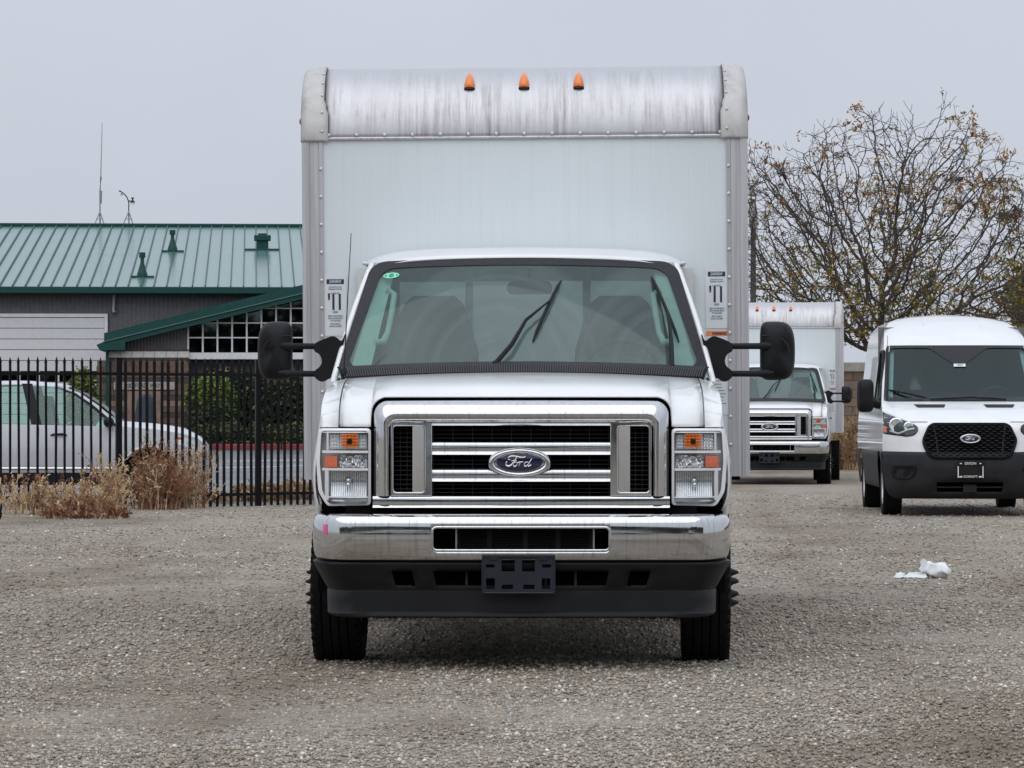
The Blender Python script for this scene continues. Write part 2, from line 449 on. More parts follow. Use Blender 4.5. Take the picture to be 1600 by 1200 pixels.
class MB:
    def __init__(self):
        self.v = []; self.f = []; self.mi = []
        self.cur = 0
    def add(self, vs, fs):
        o = len(self.v)
        self.v.extend(tuple(p) for p in vs)
        for q in fs:
            self.f.append(tuple(i + o for i in q)); self.mi.append(self.cur)
        return self
    def box(self, x0, x1, y0, y1, z0, z1, rot=None, piv=None):
        vs = [Vector((x, y, z)) for z in (z0, z1) for y in (y0, y1) for x in (x0, x1)]
        if rot is not None:
            p = Vector(piv) if piv is not None else Vector(((x0 + x1) / 2, (y0 + y1) / 2, (z0 + z1) / 2))
            vs = [rot @ (q - p) + p for q in vs]
        return self.add(vs, [(0, 2, 3, 1), (4, 5, 7, 6), (0, 1, 5, 4), (2, 6, 7, 3), (0, 4, 6, 2), (1, 3, 7, 5)])
    def tube(self, pts, r, n=8, cap=True, closed=False):
        pts = [Vector(p) for p in pts]
        N = len(pts)
        rs = r if isinstance(r, (list, tuple)) else [r] * N
        vs = []; fs = []
        up = Vector((0, 0, 1))
        for i, p in enumerate(pts):
            a = pts[(i - 1) % N] if (closed or i > 0) else p
            c = pts[(i + 1) % N] if (closed or i < N - 1) else p
            d = (c - a)
            d = d.normalized() if d.length > 1e-9 else Vector((0, 0, 1))
            s = d.cross(up)
            if s.length < 0.05:
                s = d.cross(Vector((1, 0, 0)))
            s.normalize(); q = s.cross(d)
            for k in range(n):
                an = 2 * PI * k / n
                vs.append(p + s * (math.cos(an) * rs[i]) + q * (math.sin(an) * rs[i]))
        segs = N if closed else N - 1
        for i in range(segs):
            j = (i + 1) % N
            for k in range(n):
                k2 = (k + 1) % n
                fs.append((i * n + k, i * n + k2, j * n + k2, j * n + k))
        if cap and not closed:
            fs.append(tuple(range(n - 1, -1, -1)))
            fs.append(tuple((N - 1) * n + k for k in range(n)))
        return self.add(vs, fs)
    def loft(self, rings, closed=True, cap=True):
        n = len(rings[0]); vs = [p for r_ in rings for p in r_]; fs = []
        m = n if closed else n - 1
        for i in range(len(rings) - 1):
            for k in range(m):
                k2 = (k + 1) % n
                fs.append((i * n + k, i * n + k2, (i + 1) * n + k2, (i + 1) * n + k))
        if cap and closed:
            fs.append(tuple(range(n - 1, -1, -1)))
            fs.append(tuple((len(rings) - 1) * n + k for k in range(n)))
        return self.add(vs, fs)
    def grid(self, fn, us, vs_, skip=None):
        nu, nv = len(us), len(vs_)
        vs = [fn(u, v) for v in vs_ for u in us]
        fs = []
        for j in range(nv - 1):
            for i in range(nu - 1):
                if skip and skip((us[i] + us[i + 1]) / 2, (vs_[j] + vs_[j + 1]) / 2):
                    continue
                fs.append((j * nu + i, j * nu + i + 1, (j + 1) * nu + i + 1, (j + 1) * nu + i))
        return self.add(vs, fs)
    def lathe(self, prof, c, axis='x', n=32, close=False):
        vs = []; fs = []
        for (r, a) in prof:
            for k in range(n):
                t_ = 2 * PI * k / n
                p = (a, r * math.cos(t_), r * math.sin(t_))
                if axis == 'x': q = p
                elif axis == 'y': q = (p[1], p[0], p[2])
                else: q = (p[1], p[2], p[0])
                vs.append((q[0] + c[0], q[1] + c[1], q[2] + c[2]))
        m_ = len(prof)
        for i in range(m_ if close else m_ - 1):
            j = (i + 1) % m_
            for k in range(n):
                k2 = (k + 1) % n
                fs.append((i * n + k, i * n + k2, j * n + k2, j * n + k))
        return self.add(vs, fs)
    def prism(self, outer, holes, fn, d0, d1):
        """2-D outline (with holes) filled and given thickness; fn(a, b, d) -> 3-D point"""
        bm = bmesh.new()
        es = []
        for loop in [outer] + list(holes):
            vv = [bm.verts.new((p[0], p[1], 0)) for p in loop]
            for i in range(len(vv)):
                es.append(bm.edges.new((vv[i], vv[(i + 1) % len(vv)])))
        bmesh.ops.triangle_fill(bm, edges=es, use_beauty=True, use_dissolve=False)
        bm.verts.ensure_lookup_table(); bm.verts.index_update()
        pts = [(v.co.x, v.co.y) for v in bm.verts]
        tris = [tuple(v.index for v in f.verts) for f in bm.faces]
        edges = [(e.verts[0].index, e.verts[1].index) for e in bm.edges if len(e.link_faces) == 1]
        bm.free()
        n = len(pts)
        vs = [fn(a, b, d0) for a, b in pts] + [fn(a, b, d1) for a, b in pts]
        fs = tris + [tuple(i + n for i in reversed(q)) for q in tris] + [(a, b, b + n, a + n) for a, b in edges]
        return self.add(vs, fs)
    def blob(self, outline, fn, K=4, back=0.0):
        """star-shaped outline filled by concentric rings and laid on surface fn(x, z) -> point; rim goes 'back' along y"""
        n = len(outline)
        cx = sum(p[0] for p in outline) / n; cz = sum(p[1] for p in outline) / n
        vs = [fn(cx, cz)]
        for k in range(1, K + 1):
            for (x, z) in outline:
                vs.append(fn(lerp(cx, x, k / K), lerp(cz, z, k / K)))
        fs = [(0, 1 + i, 1 + (i + 1) % n) for i in range(n)]
        for k in range(K - 1):
            for i in range(n):
                i2 = (i + 1) % n
                fs.append((1 + k * n + i, 1 + (k + 1) * n + i, 1 + (k + 1) * n + i2, 1 + k * n + i2))
        if back:
            o = len(vs); base = 1 + (K - 1) * n
            for i in range(n):
                p = vs[base + i]
                vs.append((p[0], p[1] + back, p[2]))
            for i in range(n):
                i2 = (i + 1) % n
                fs.append((base + i, o + i, o + i2, base + i2))
        return self.add(vs, fs)
    def sphere(self, c, rx, ry, rz, nu=14, nv=9):
        rings = []
        for j in range(1, nv):
            a = PI * j / nv
            rings.append([(c[0] + rx * math.sin(a) * math.cos(2 * PI * i / nu), c[1] + ry * math.sin(a) * math.sin(2 * PI * i / nu), c[2] + rz * math.cos(a)) for i in range(nu)])
        return self.loft(rings)
    def mesh(self, name, mats, smooth=35, recalc=True):
        me = bpy.data.meshes.new(name)
        me.from_pydata([tuple(p) for p in self.v], [], self.f)
        if recalc:
            bm = bmesh.new(); bm.from_mesh(me)
            bmesh.ops.recalc_face_normals(bm, faces=bm.faces)
            bm.to_mesh(me); bm.free()
        ml = mats if isinstance(mats, (list, tuple)) else [mats]
        for x in ml:
            me.materials.append(M[x])
        if len(ml) > 1:
            me.polygons.foreach_set('material_index', self.mi)
        if smooth:
            me.polygons.foreach_set('use_smooth', [True] * len(me.polygons))
            me.set_sharp_from_angle(angle=R(smooth))
        me.update()
        return me
    def build(self, name, mats, parent=None, smooth=35, bevel=0, solid=0, recalc=True, seg=2):
        o = bpy.data.objects.new(name, self.mesh(name, mats, smooth, recalc))
        COL.objects.link(o)
        if parent is not None:
            o.parent = parent
        if solid:
            md = o.modifiers.new('thickness', 'SOLIDIFY'); md.thickness = solid; md.offset = 0
        if bevel:
            md = o.modifiers.new('bevel', 'BEVEL'); md.width = bevel; md.segments = seg
            md.limit_method = 'ANGLE'; md.angle_limit = R(40); md.harden_normals = False
        return o

def tag(o, label, cat, group=None, kind=None):
    if label: o['label'] = label
    if cat: o['category'] = cat
    if group: o['group'] = group
    if kind: o['kind'] = kind
    return o

def empty(name, loc=(0, 0, 0), rz=0.0):
    o = bpy.data.objects.new(name, None)
    COL.objects.link(o)
    o.location = loc; o.rotation_euler = (0, 0, rz)
    o.empty_display_size = 0.2
    return o

def place(me, name, parent, loc=(0, 0, 0), rot=(0, 0, 0), scale=(1, 1, 1)):
    o = bpy.data.objects.new(name, me)
    COL.objects.link(o)
    o.parent = parent; o.location = loc; o.rotation_euler = rot; o.scale = scale
    return o

def copy_tree(o, parent=None):
    c = o.copy(); COL.objects.link(c); c.parent = parent
    for ch in o.children:
        copy_tree(ch, c)
    return c

def rrect(x0, x1, z0, z1, r, n=5):
    pts = []
    for (cx, cz, a0) in ((x1 - r, z1 - r, 0), (x0 + r, z1 - r, 90), (x0 + r, z0 + r, 180), (x1 - r, z0 + r, 270)):
        for k in range(n + 1):
            a = R(a0 + 90 * k / n)
            pts.append((cx + r * math.cos(a), cz + r * math.sin(a)))
    return pts

def roundpoly(pts, r, n=4):
    out = []
    N = len(pts)
    for i in range(N):
        p = Vector(pts[i]); a = Vector(pts[i - 1]); b_ = Vector(pts[(i + 1) % N])
        da = (a - p); db = (b_ - p)
        la = min(r, da.length * 0.45); lb = min(r, db.length * 0.45)
        s = p + da.normalized() * la; e = p + db.normalized() * lb
        for k in range(n + 1):
            t_ = k / n
            q = s * (1 - t_) ** 2 + p * 2 * t_ * (1 - t_) + e * t_ ** 2
            out.append((q.x, q.y))
    return out

def densify(pts, step):
    out = []
    N = len(pts)
    for i in range(N):
        a = pts[i]; b_ = pts[(i + 1) % N]
        L = math.hypot(b_[0] - a[0], b_[1] - a[1])
        k = max(1, int(L / step))
        for j in range(k):
            out.append((lerp(a[0], b_[0], j / k), lerp(a[1], b_[1], j / k)))
    return out

def frange(a, b, n):
    return [a + (b - a) * i / n for i in range(n + 1)]

def text_geo(body, size, extrude=0.0, bold=0.0):
    c = bpy.data.curves.new('writing', 'FONT')
    c.body = body; c.size = size; c.align_x = 'CENTER'; c.align_y = 'CENTER'; c.extrude = extrude
    c.resolution_u = 3
    c.offset = bold
    o = bpy.data.objects.new('writing', c)
    COL.objects.link(o)
    bpy.context.view_layer.update()
    me = bpy.data.meshes.new_from_object(o.evaluated_get(bpy.context.evaluated_depsgraph_get()))
    vs = [tuple(v.co) for v in me.vertices]; fs = [tuple(p.vertices) for p in me.polygons]
    bpy.data.objects.remove(o); bpy.data.curves.remove(c); bpy.data.meshes.remove(me)
    return vs, fs

TXT = {}
for key, body, size in (('warning', 'WARNING', .042), ('l1', 'DO NOT USE THIS VEHICLE', .0105), ('l2', 'WITHOUT CLEARANCE', .0115), ('l3', 'THE TRUCK IS', .0135),
                        ('eleven', "11'", .118), ('high', 'HIGH', .018), ('l4', 'CLEARANCES AT SOME', .0125), ('l5', 'PLACES ARE NOT HIGH', .0125), ('l6', 'ENOUGH TO', .0125),
                        ('l7', 'CLEAR THIS', .0125), ('l8', 'VEHICLE TRUCK', .0125), ('warning_orange', 'WARNING', .036),
                        ('stock', '1827', .055), ('dixon', 'DIXON', .042), ('dealer', 'DORKATT', .036), ('address', '200  FORD  WAY', .24)):
    TXT[key] = text_geo(body, size, bold=size * (.035 if key in ('eleven', 'warning_orange') else .012))

def put_text(mb, key, cx, y, cz, mirror=False, sx=1.0):
    vs, fs = TXT[key]
    s = -sx if mirror else sx
    mb.add([(cx + p[0] * s, y, cz + p[1]) for p in vs], fs)

def emblem(parent, cx, y, cz, w, name='emblem', scale_letter=1.0):
    """oval badge: bright ring, dark blue field, script lettering"""
    k = w / 101.0                  # the badge is drawn on a 101 x 47 unit card
    def ov(a, b_, d, n=40):
        return [(cx + a * k * math.cos(2 * PI * i / n), y + d * k, cz + b_ * k * math.sin(2 * PI * i / n)) for i in range(n)]
    mb = MB()
    mb.loft([ov(50.5, 23.5, 6), ov(50, 23, 1), ov(47, 21, -3), ov(43.5, 18.5, -4), ov(40.5, 16, -2.5), ov(38.8, 15, 0.5), ov(37, 13.9, -2.0), ov(35.8, 13.2, -0.5)], cap=False)
    ring = mb.build(name, 'chrome', parent, smooth=60)
    mb = MB(); mb.loft([ov(36.3, 13.6, -0.6), ov(25, 9, -1.4), ov(10, 3.5, -1.7)], cap=True)
    mb.build('badge_field', 'emblem_blue', ring, smooth=60)
    mb = MB()
    def P(px, pz):
        return (cx + (px - 767) / 10.9 * k, y - 2.2 * k, cz - (pz - 478) / 10.9 * k)
    def crv(pts, r, n=5):
        out = []; N = len(pts)
        for i in range(N - 1):
            p0 = pts[max(0, i - 1)]; p1 = pts[i]; p2 = pts[i + 1]; p3 = pts[min(N - 1, i + 2)]
            for s in range(n):
                t_ = s / n
                out.append(tuple(0.5 * (2 * p1[q] + (p2[q] - p0[q]) * t_ + (2 * p0[q] - 5 * p1[q] + 4 * p2[q] - p3[q]) * t_ ** 2 + (3 * p1[q] - p0[q] - 3 * p2[q] + p3[q]) * t_ ** 3) for q in (0, 1)))
        out.append(pts[-1])
        mb.tube([P(*q) for q in out], [r * k * scale_letter * (0.75 + 0.5 * math.sin(PI * i / max(1, len(out) - 1))) for i in range(len(out))], n=6)
    crv([(612, 432), (582, 420), (580, 388), (625, 364), (700, 366), (780, 384), (840, 386), (872, 368)], 1.15)
    crv([(726, 378), (700, 420), (660, 480), (620, 520), (575, 532), (542, 515), (536, 480), (560, 458)], 1.2)
    crv([(628, 452), (670, 440), (722, 440)], 0.8)
    crv([(715, 462), (675, 480), (662, 515), (680, 540), (712, 528), (728, 492), (715, 462)], 0.95)
    crv([(715, 480), (750, 476), (782, 458), (768, 500), (756, 538)], 0.9)
    crv([(768, 500), (795, 465), (832, 462)], 0.9)
    crv([(915, 468), (875, 468), (848, 500), (858, 534), (890, 530), (918, 495)], 0.95)
    crv([(980, 408), (950, 450), (918, 505), (915, 532), (945, 528), (968, 505)], 1.0)
    mb.build('badge_lettering', 'emblem_silver', ring, smooth=60)
    return ring

def wheel(parent, x, y, z, r, w, side, steer=0.0, rim='rim_white', spikes=False, rim_r=0.22):
    e = bpy.data.objects.new('wheel', None)
    COL.objects.link(e); e.parent = parent; e.location = (x, y, z); e.rotation_euler = (0, 0, steer)
    h = w / 2
    mb = MB()
    prof = [(rim_r, -h * .82), (rim_r + .03, -h * .95), (r * .80, -h), (r * .92, -h * .97), (r * .975, -h * .86)]
    for k in range(5):
        a = -h * .86 + (2 * h * .86) * (k + .12) / 5; b_ = -h * .86 + (2 * h * .86) * (k + .88) / 5
        prof += [(r * .962, a - .004), (r, a), (r, b_), (r * .962, b_ + .004)]
    prof += [(r * .975, h * .86), (r * .92, h * .97), (r * .80, h), (rim_r + .03, h * .95), (rim_r, h * .82)]
    mb.lathe(prof, (0, 0, 0), 'x', 56)
    # shoulder tread lugs
    for k in range(44):
        a = 2 * PI * k / 44
        for s in (-1, 1):
            rot = Matrix.Rotation(a, 3, 'X')
            mb.box(s * h * .80 - .02, s * h * .80 + .02, -.013, .013, r * .955, r * 1.004, rot, (0, 0, 0))
    mb.build('tyre', 'rubber', e, smooth=30)
    mb = MB()
    s = side
    mb.lathe([(rim_r + .012, s * h * .86), (rim_r + .004, s * (h * .90)), (rim_r - .012, s * h * .84), (rim_r - .035, s * h * .3), (rim_r * .62, s * h * .1), (rim_r * .5, s * h * .45), (.06, s * h * .5), (.0, s * h * .5)], (0, 0, 0), 'x', 32)
    mb.lathe([(rim_r + .012, -s * h * .86), (rim_r - .02, -s * h * .6), (.0, -s * h * .5)], (0, 0, 0), 'x', 24)
    mb.build('rim', rim, e, smooth=40)
    if spikes:
        mb = MB()
        mb.lathe([(.016, -.03), (.017, .028), (.021, .030), (.021, .036), (.015, .045), (.010, .06), (.006, .07), (.0, .074)], (0, 0, 0), 'x', 10)
        me = mb.mesh('lug_nut', 'dark_metal', 40)
        for k in range(8):
            a = 2 * PI * (k + .5) / 8
            place(me, 'lug_nut', e, (s * (h * .5 + .034), .083 * math.cos(a), .083 * math.sin(a)), (0, 0, 0) if s > 0 else (0, 0, PI))
    return e

# ------------------------------------------------------------------ ground
def sheet(name, pts, z, mat, label=None):
    mb = MB(); mb.add([(p[0], p[1], z) for p in pts], [tuple(range(len(pts)))])
    o = mb.build(name, mat, None, smooth=0)
    o['kind'] = 'structure'
    return o

def damp(x, y):
    """0 dry .. 1 damp and compacted: stains plus old wheel tracks"""
    n = noise.noise((x * .45, y * .17, 7.0)) + .55 * noise.noise((x * 1.5, y * .6, 2.0)) + .25 * noise.noise((x * 4.2, y * 1.9, 5.0))
    d = max(0.0, min(1.0, (n + .05) * 1.1))
    for c0, sl, cv in ((-2.75, .012, .0009), (-1.15, .012, .0009), (1.75, .03, .0004), (3.35, .03, .0004)):
        cx = c0 + sl * (y - 15) + cv * (y - 15) ** 2
        w = .20 + .05 * noise.noise((y * .7, c0, 0))
        d += .42 * math.exp(-((x - cx) / w) ** 2) * (.6 + .6 * noise.noise((y * .5, c0, 3)))
    return max(0.0, min(1.0, d))

def near_ground():
    mb = MB()
    xs = frange(-40, -9, 62)[:-1] + frange(-9, 9, 180) + frange(9, 40, 62)[1:]; ys = frange(2, 9, 24)[:-1] + frange(9, 60, 255) + frange(60, 92, 40)[1:]
    def fn(x, y):
        z = 0.012 * noise.noise((x * 0.35, y * 0.25, 1.3)) + 0.006 * noise.noise((x * 1.3, y * 1.1, 4.0))
        e = min(1, (9 - abs(x)) / 1.5, (y - 9) / 1.5, (50 - y) / 6)
        return (x, y, 0.004 + z * max(0, e) * 0.6)
    mb.grid(fn, xs, ys)
    o = mb.build('gravel_yard', 'gravel', None, smooth=60, recalc=False)
    a_ = o.data.attributes.new('damp', 'FLOAT', 'POINT')
    a_.data.foreach_set('value', [damp(v.co.x, v.co.y) for v in o.data.vertices])
    o['kind'] = 'structure'
sheet('ground', [(-900, -900), (900, -900), (900, 1500), (-900, 1500)], -0.02, 'gravel')
near_ground()

# ------------------------------------------------------------------ box truck
def make_truck(root, box_top=3.24, nose_z=2.788, box_bottom=0.902, nose_depth=0.45, text=True, roll=0.0, markers=(-.305, 0.0, .305)):
    Y0 = 18.6
    def Sc(y): return (Y0 + y) / 6000.0
    def Z(py, y): return CAM_Z - (py - 645) * Sc(y)

    # ---- front bumper
    def plan(s, grow=0.0):
        a = abs(s); sg = 1 if s >= 0 else -1
        if a <= .78:
            x = a / .78 * .84; y = .028 * (a / .78) ** 2; nx, ny = .05 * a, -1
        else:
            an = (a - .78) / .22 * PI / 2
            x = .84 + .19 * math.sin(an); y = .028 + .34 * (1 - math.cos(an))
            nx, ny = math.sin(an), -math.cos(an) if an < PI / 2 else 0
            nx = max(nx, .05 * a)
        l = math.hypot(nx, ny)
        return sg * x, y, sg * nx / l, ny / l
    prof = [(.17, .764), (.09, .766), (.05, .763), (.028, .757), (.0135, .748), (.0062, .735), (.0032, .720), (.0014, .703), (.0003, .68), (.0002, .65), (.0018, .62), (.005, .591), (.010, .565), (.018, .549), (.032, .539), (.06, .533), (.12, .531)]
    ss = sorted(set(frange(-1, 1, 64) + [-.43 / .84 * .78, .43 / .84 * .78]))
    def bump_fn(s, k):
        d, z = prof[int(round(k))]
        x, y, nx, ny = plan(s)
        return (x - nx * d, y - ny * d, z)
    xh = .43 / .84 * .78
    mb = MB()
    mb.grid(bump_fn, ss, list(range(len(prof))), skip=lambda s, k: abs(s) < xh and 7 <= k < 11)
    bumper = mb.build('front_bumper', 'chrome', root, smooth=60, solid=.004)
    def bsurf(x, z, off=0.0):
        s = x / .84 * .78 if abs(x) <= .84 else math.copysign(.78 + .22 * math.asin(min(1, (abs(x) - .84) / .19)) / (PI / 2), x)
        px_, y, nx, ny = plan(s)
        d = float(np.interp(z, [p[1] for p in reversed(prof[3:])], [p[0] for p in reversed(prof[3:])]))
        return (px_ - nx * (d - off), y - ny * (d - off), z)
    mb = MB()
    mb.tube([bsurf(x, z, -.001) for x, z in densify(rrect(-.43, .43, .591, .703, .022), .05)], .0075, 8, closed=True)
    mb.build('opening_rim', 'chrome', bumper, smooth=60)
    # cooler seen through the opening
    mb = MB(); mb.box(-.47, .47, .16, .19, .56, .73); mb.build('opening_back', 'black_gap', bumper, smooth=0)
    mb = MB()
    for k in range(13):
        z = .597 + k * .0082
        mb.box(-.30, .34, .145, .158, z, z + .003)
    for x in (-.31, -.155, .02, .18, .345):
        mb.box(x - .012, x + .012, .14, .159, .575, .72)
    mb.build('cooler_fins', 'grey_plastic', bumper, smooth=0)
    for x in (-.32, .35):
        mb = MB(); mb.box(x, x + .008, .11, .14, .59, .70); mb.build('cooler_bracket', 'plate_silver', bumper, smooth=0)
    # pink inspection patch
    mb = MB(); mb.blob(rrect(-.966, -.942, .665, .715, .004), lambda x, z: bsurf(x, z, .002), 2, .002); mb.build('pink_sticker', 'sticker_pink', bumper, smooth=0)

    # ---- lower valance
    hw = [(.262, .955), (.285, .975), (.395, .98), (.42, .99), (.50, 1.025), (.536, 1.04), (.56, 1.035)]
    sb = [(.262, .075), (.270, .030), (.280, .032), (.292, .046), (.385, .050), (.393, .058), (.400, .058), (.415, .048), (.49, .026), (.508, .020), (.522, .016), (.53, .022), (.54, .08)]
    def val_fn(s, z):
        x, y, nx, ny = plan(s)
        k = interp(z, hw) / 1.03
        d = interp(z, sb)
        return (x * k - nx * d * .4, y + max(0, -ny) * d + .01, z)
    zs = [p[0] for p in sb] + [.34, .45]
    zs = sorted(zs)
    xa, xb, xc = (.43 / .84 * .78), (.535 / .84 * .78), (.635 / .84 * .78)
    ss2 = sorted(set(frange(-1, 1, 48) + [q * sgn for q in (xa, xb, xc) for sgn in (1, -1)]))
    mb = MB()
    mb.grid(val_fn, ss2, zs, skip=lambda s, z: .415 < z < .49 and (abs(s) < xa or xb < abs(s) < xc))
    val = mb.build('valance', 'black_plastic', root, smooth=40, solid=.004)
    mb = MB(); mb.box(-.72, .72, .15, .17, .40, .52); mb.build('valance_back', 'black_gap', val, smooth=0)
    mb = MB()
    for x0, x1 in ((-.43, .43), (-.635, -.535), (.535, .635)):
        mb.box(x0, x1, .075, .15, .412, .418)
    for x in (-.265, .265, -.09, .12):
        mb.box(x - .006, x + .006, .08, .15, .415, .49)
    mb.build('air_slot_ribs', 'grey_plastic', val, smooth=0)
    # ---- number plate bracket with square holes
    q = .0031
    def bx(zx, zy): return ((zx / 11.43 + 740 - 814) * q, CAM_Z - (zy / 11.43 + 850 - 645) * q)
    def hole(x0, x1, y0, y1):
        a = bx(x0, y1); c = bx(x1, y0)
        return [(a[0], a[1]), (c[0], a[1]), (c[0], c[1]), (a[0], c[1])]
    x0, z1 = bx(145, 200); x1, z0 = bx(1462, 885)
    mb = MB()
    mb.prism(rrect(x0, x1, z0, z1, .017), [hole(500, 735, 255, 490), hole(868, 1095, 255, 490), hole(220, 378, 360, 420), hole(1225, 1385, 360, 420),
             hole(225, 380, 610, 805), hole(1220, 1370, 610, 805), hole(505, 705, 725, 805), hole(890, 1090, 725, 805)], lambda a, b_, d: (a, d, b_), -.012, .0)
    br = mb.build('plate_bracket', 'bracket_plastic', root, smooth=30, bevel=.0018)
    mb = MB(); mb.tube([(a, -.013, b_) for a, b_ in rrect(x0 + .004, x1 - .004, z0 + .004, z1 - .004, .015)], .0045, 6, closed=True)
    for zx in (360, 1240):
        a, b_ = bx(zx, 250); mb.box(a - .018, a + .018, -.020, -.012, b_ - .008, b_ + .008)
    a, b_ = bx(798, 545); mb.sphere((a, -.013, b_), .004, .003, .004, 8, 5)
    mb.build('bracket_rim', 'bracket_plastic', br, smooth=50)

    # ---- grille surround
    hx, zt, zb = .725, 1.322, .851
    def U(hw_, ztop, zbot, r, y, n=8):
        p = [(-hw_, y, zbot)]
        p += [(-hw_, y, lerp(zbot, ztop - r, k / 4)) for k in (1, 2, 3)]
        for k in range(n + 1):
            a = PI - PI / 2 * k / n
            p.append((-hw_ + r + r * math.cos(a), y, ztop - r + r * math.sin(a)))
        for k in range(1, 12):
            p.append((lerp(-hw_ + r, hw_ - r, k / 12), y - .02 * math.sin(PI * k / 12), ztop))
        for k in range(n + 1):
            a = PI / 2 - PI / 2 * k / n
            p.append((hw_ - r + r * math.cos(a), y, ztop - r + r * math.sin(a)))
        p += [(hw_, y, lerp(zbot, ztop - r, k / 4)) for k in (3, 2, 1)]
        p.append((hw_, y, zbot))
        return p
    mb = MB()
    mb.loft([U(hx, zt, zb, .075, .30), U(hx - .001, zt - .001, zb, .074, .215), U(hx - .006, zt - .006, zb, .07, .19), U(hx - .018, zt - .018, zb, .065, .165),
             U(hx - .036, zt - .040, zb, .06, .142), U(hx - .052, zt - .062, zb, .055, .128), U(hx - .062, zt - .076, zb, .05, .124), U(hx - .072, zt - .088, zb, .045, .130), U(hx - .083, zt - .115, zb, .03, .150),
             U(hx - .086, zt - .118, zb, .03, .21)], closed=False, cap=False)
    gs = mb.build('grille_surround', 'chrome', root, smooth=60)
    hi = hx - .084                        # inner half width .636
    # bottom rail of the surround
    mb = MB()
    rail = [(.21, .852), (.152, .852), (.146, .848), (.143, .838), (.146, .806), (.140, .800), (.138, .795), (.150, .791), (.21, .791)]
    mb.loft([[(x, y + .006 * (x / .6) ** 2, z) for (y, z) in rail] for x in frange(-hx, hx, 16)], closed=True)
    mb.build('grille_lower_rail', 'chrome', gs, smooth=45)
    # black mesh behind the grille
    mb = MB(); mb.box(-.70, .70, .26, .275, .70, 1.32); mb.build('grille_back', 'black_gap', root, smooth=0)
    mb = MB()
    zc0, zc1 = .84, 1.205
    for z in (.866, .885, .904, .985, 1.005, 1.024, 1.132, 1.152, 1.172):
        mb.box(-.44, .44, .205, .235, z, z + .003)
    for x in frange(-.43, .43, 9):
        mb.box(x - .0014, x + .0014, .204, .236, zc0, zc1)
    mb.build('grille_mesh', 'grey_plastic', root, smooth=0)
    # chrome cross bars
    def bar(z1_, z0_, name):
        h_ = z1_ - z0_
        pr = [(.225, z1_), (.165, z1_), (.157, z1_ - .004), (.1538, z1_ - .010), (.1530, z1_ - h_ * .40), (.1530, z1_ - h_ * .60), (.1540, z0_ + .012), (.150, z0_ + .006), (.149, z0_ + .002), (.158, z0_ - .001), (.225, z0_)]
        m_ = MB(); m_.loft([[(x, y + .012 * (x / .43) ** 2, z) for (y, z) in pr] for x in frange(-.435, .435, 16)])
        return m_.build(name, 'chrome', root, smooth=45)
    bar(Z(690, .15), Z(711, .15), 'grille_bar')
    bar(Z(733, .15), Z(753, .15), 'grille_bar')
    mb = MB()
    pr = [(.225, 1.214), (.150, 1.214), (.148, 1.206), (.156, 1.196), (.225, 1.194)]
    mb.loft([[(x, y, z) for (y, z) in pr] for x in frange(-.435, .435, 8)]); mb.build('grille_top_rail', 'chrome', root, smooth=45)
    # side vents
    for s in (-1, 1):
        xo, xi = s * .637, s * .435
        xl, xr = min(xo, xi), max(xo, xi)
        ol = [(xl, .852), (xr, .852), (xr, 1.214), (xl, 1.214)]
        vo = s * .627; vi = s * .470
        hl = rrect(min(vo, vi), max(vo, vi), .868, 1.196, .018, 4)
        mb = MB(); mb.prism(ol, [hl], lambda a, b_, d: (a, d, b_), .146, .20)
        vp = mb.build('vent_panel', 'chrome', root, smooth=30, bevel=.003)
        mb = MB(); mb.tube([(a, .147, b_) for a, b_ in hl], .005, 6, closed=True); mb.build('vent_rim', 'chrome', vp, smooth=60)
        mb = MB()       # angled bright plate on the inner half of the vent
        xm = s * .532
        mb.add([(vi, .152, .868), (xm, .182, .868), (xm, .182, 1.196), (vi, .152, 1.196), (xm, .240, .868), (xm, .240, 1.196), (vi, .235, .868), (vi, .235, 1.196)],
               [(0, 1, 2, 3), (1, 4, 5, 2), (6, 7, 5, 4), (0, 3, 7, 6)])
        mb.build('vent_deflector', 'chrome', vp, smooth=0)
        me = MB().box(0, .098, -.008, .012, -.0018, .0018).mesh('vent_slat', 'grey_plastic', 0)
        for k in range(14):
            place(me, 'vent_slat', vp, (min(s * .530, s * .628), .205, .885 + k * .0228))
        mb = MB()
        for x in (.56, .592):
            mb.box(s * x - .002, s * x + .002, .21, .222, .87, 1.195)
        mb.build('vent_bars', 'grey_plastic', vp, smooth=0)
    emblem(root, -.008, .135, Z(723, .13), .315)

    # ---- headlights
    for s in (-1, 1):
        def yh(x): return .175 + .10 * max(0, (abs(x) - .745) / .24) ** 2
        def fr(x, z, off=0.0): return (s * x, yh(x) + off, z)
        ol = roundpoly([(.736, .806), (.955, .800), (1.000, .87), (1.012, 1.02), (1.000, 1.182), (.736, 1.182)], .02)
        mb = MB(); mb.blob(densify(ol, .05), lambda x, z: fr(x, z, .075), 4, .10)
        hl = mb.build('headlight', 'lamp_silver', root, smooth=40)
        # frame
        mb = MB()
        il = roundpoly([(.748, .814), (.945, .810), (.980, .875), (.993, 1.02), (.984, 1.171), (.748, 1.171)], .02)
        o1 = ol; i1 = il
        mb.loft([[fr(x, z, .075) for x, z in o1], [fr(x, z, .012) for x, z in o1], [fr(x, z, .006) for x, z in i1], [fr(x, z, .05) for x, z in i1]], cap=False)
        mb.build('lamp_frame', 'lamp_silver', hl, smooth=40)
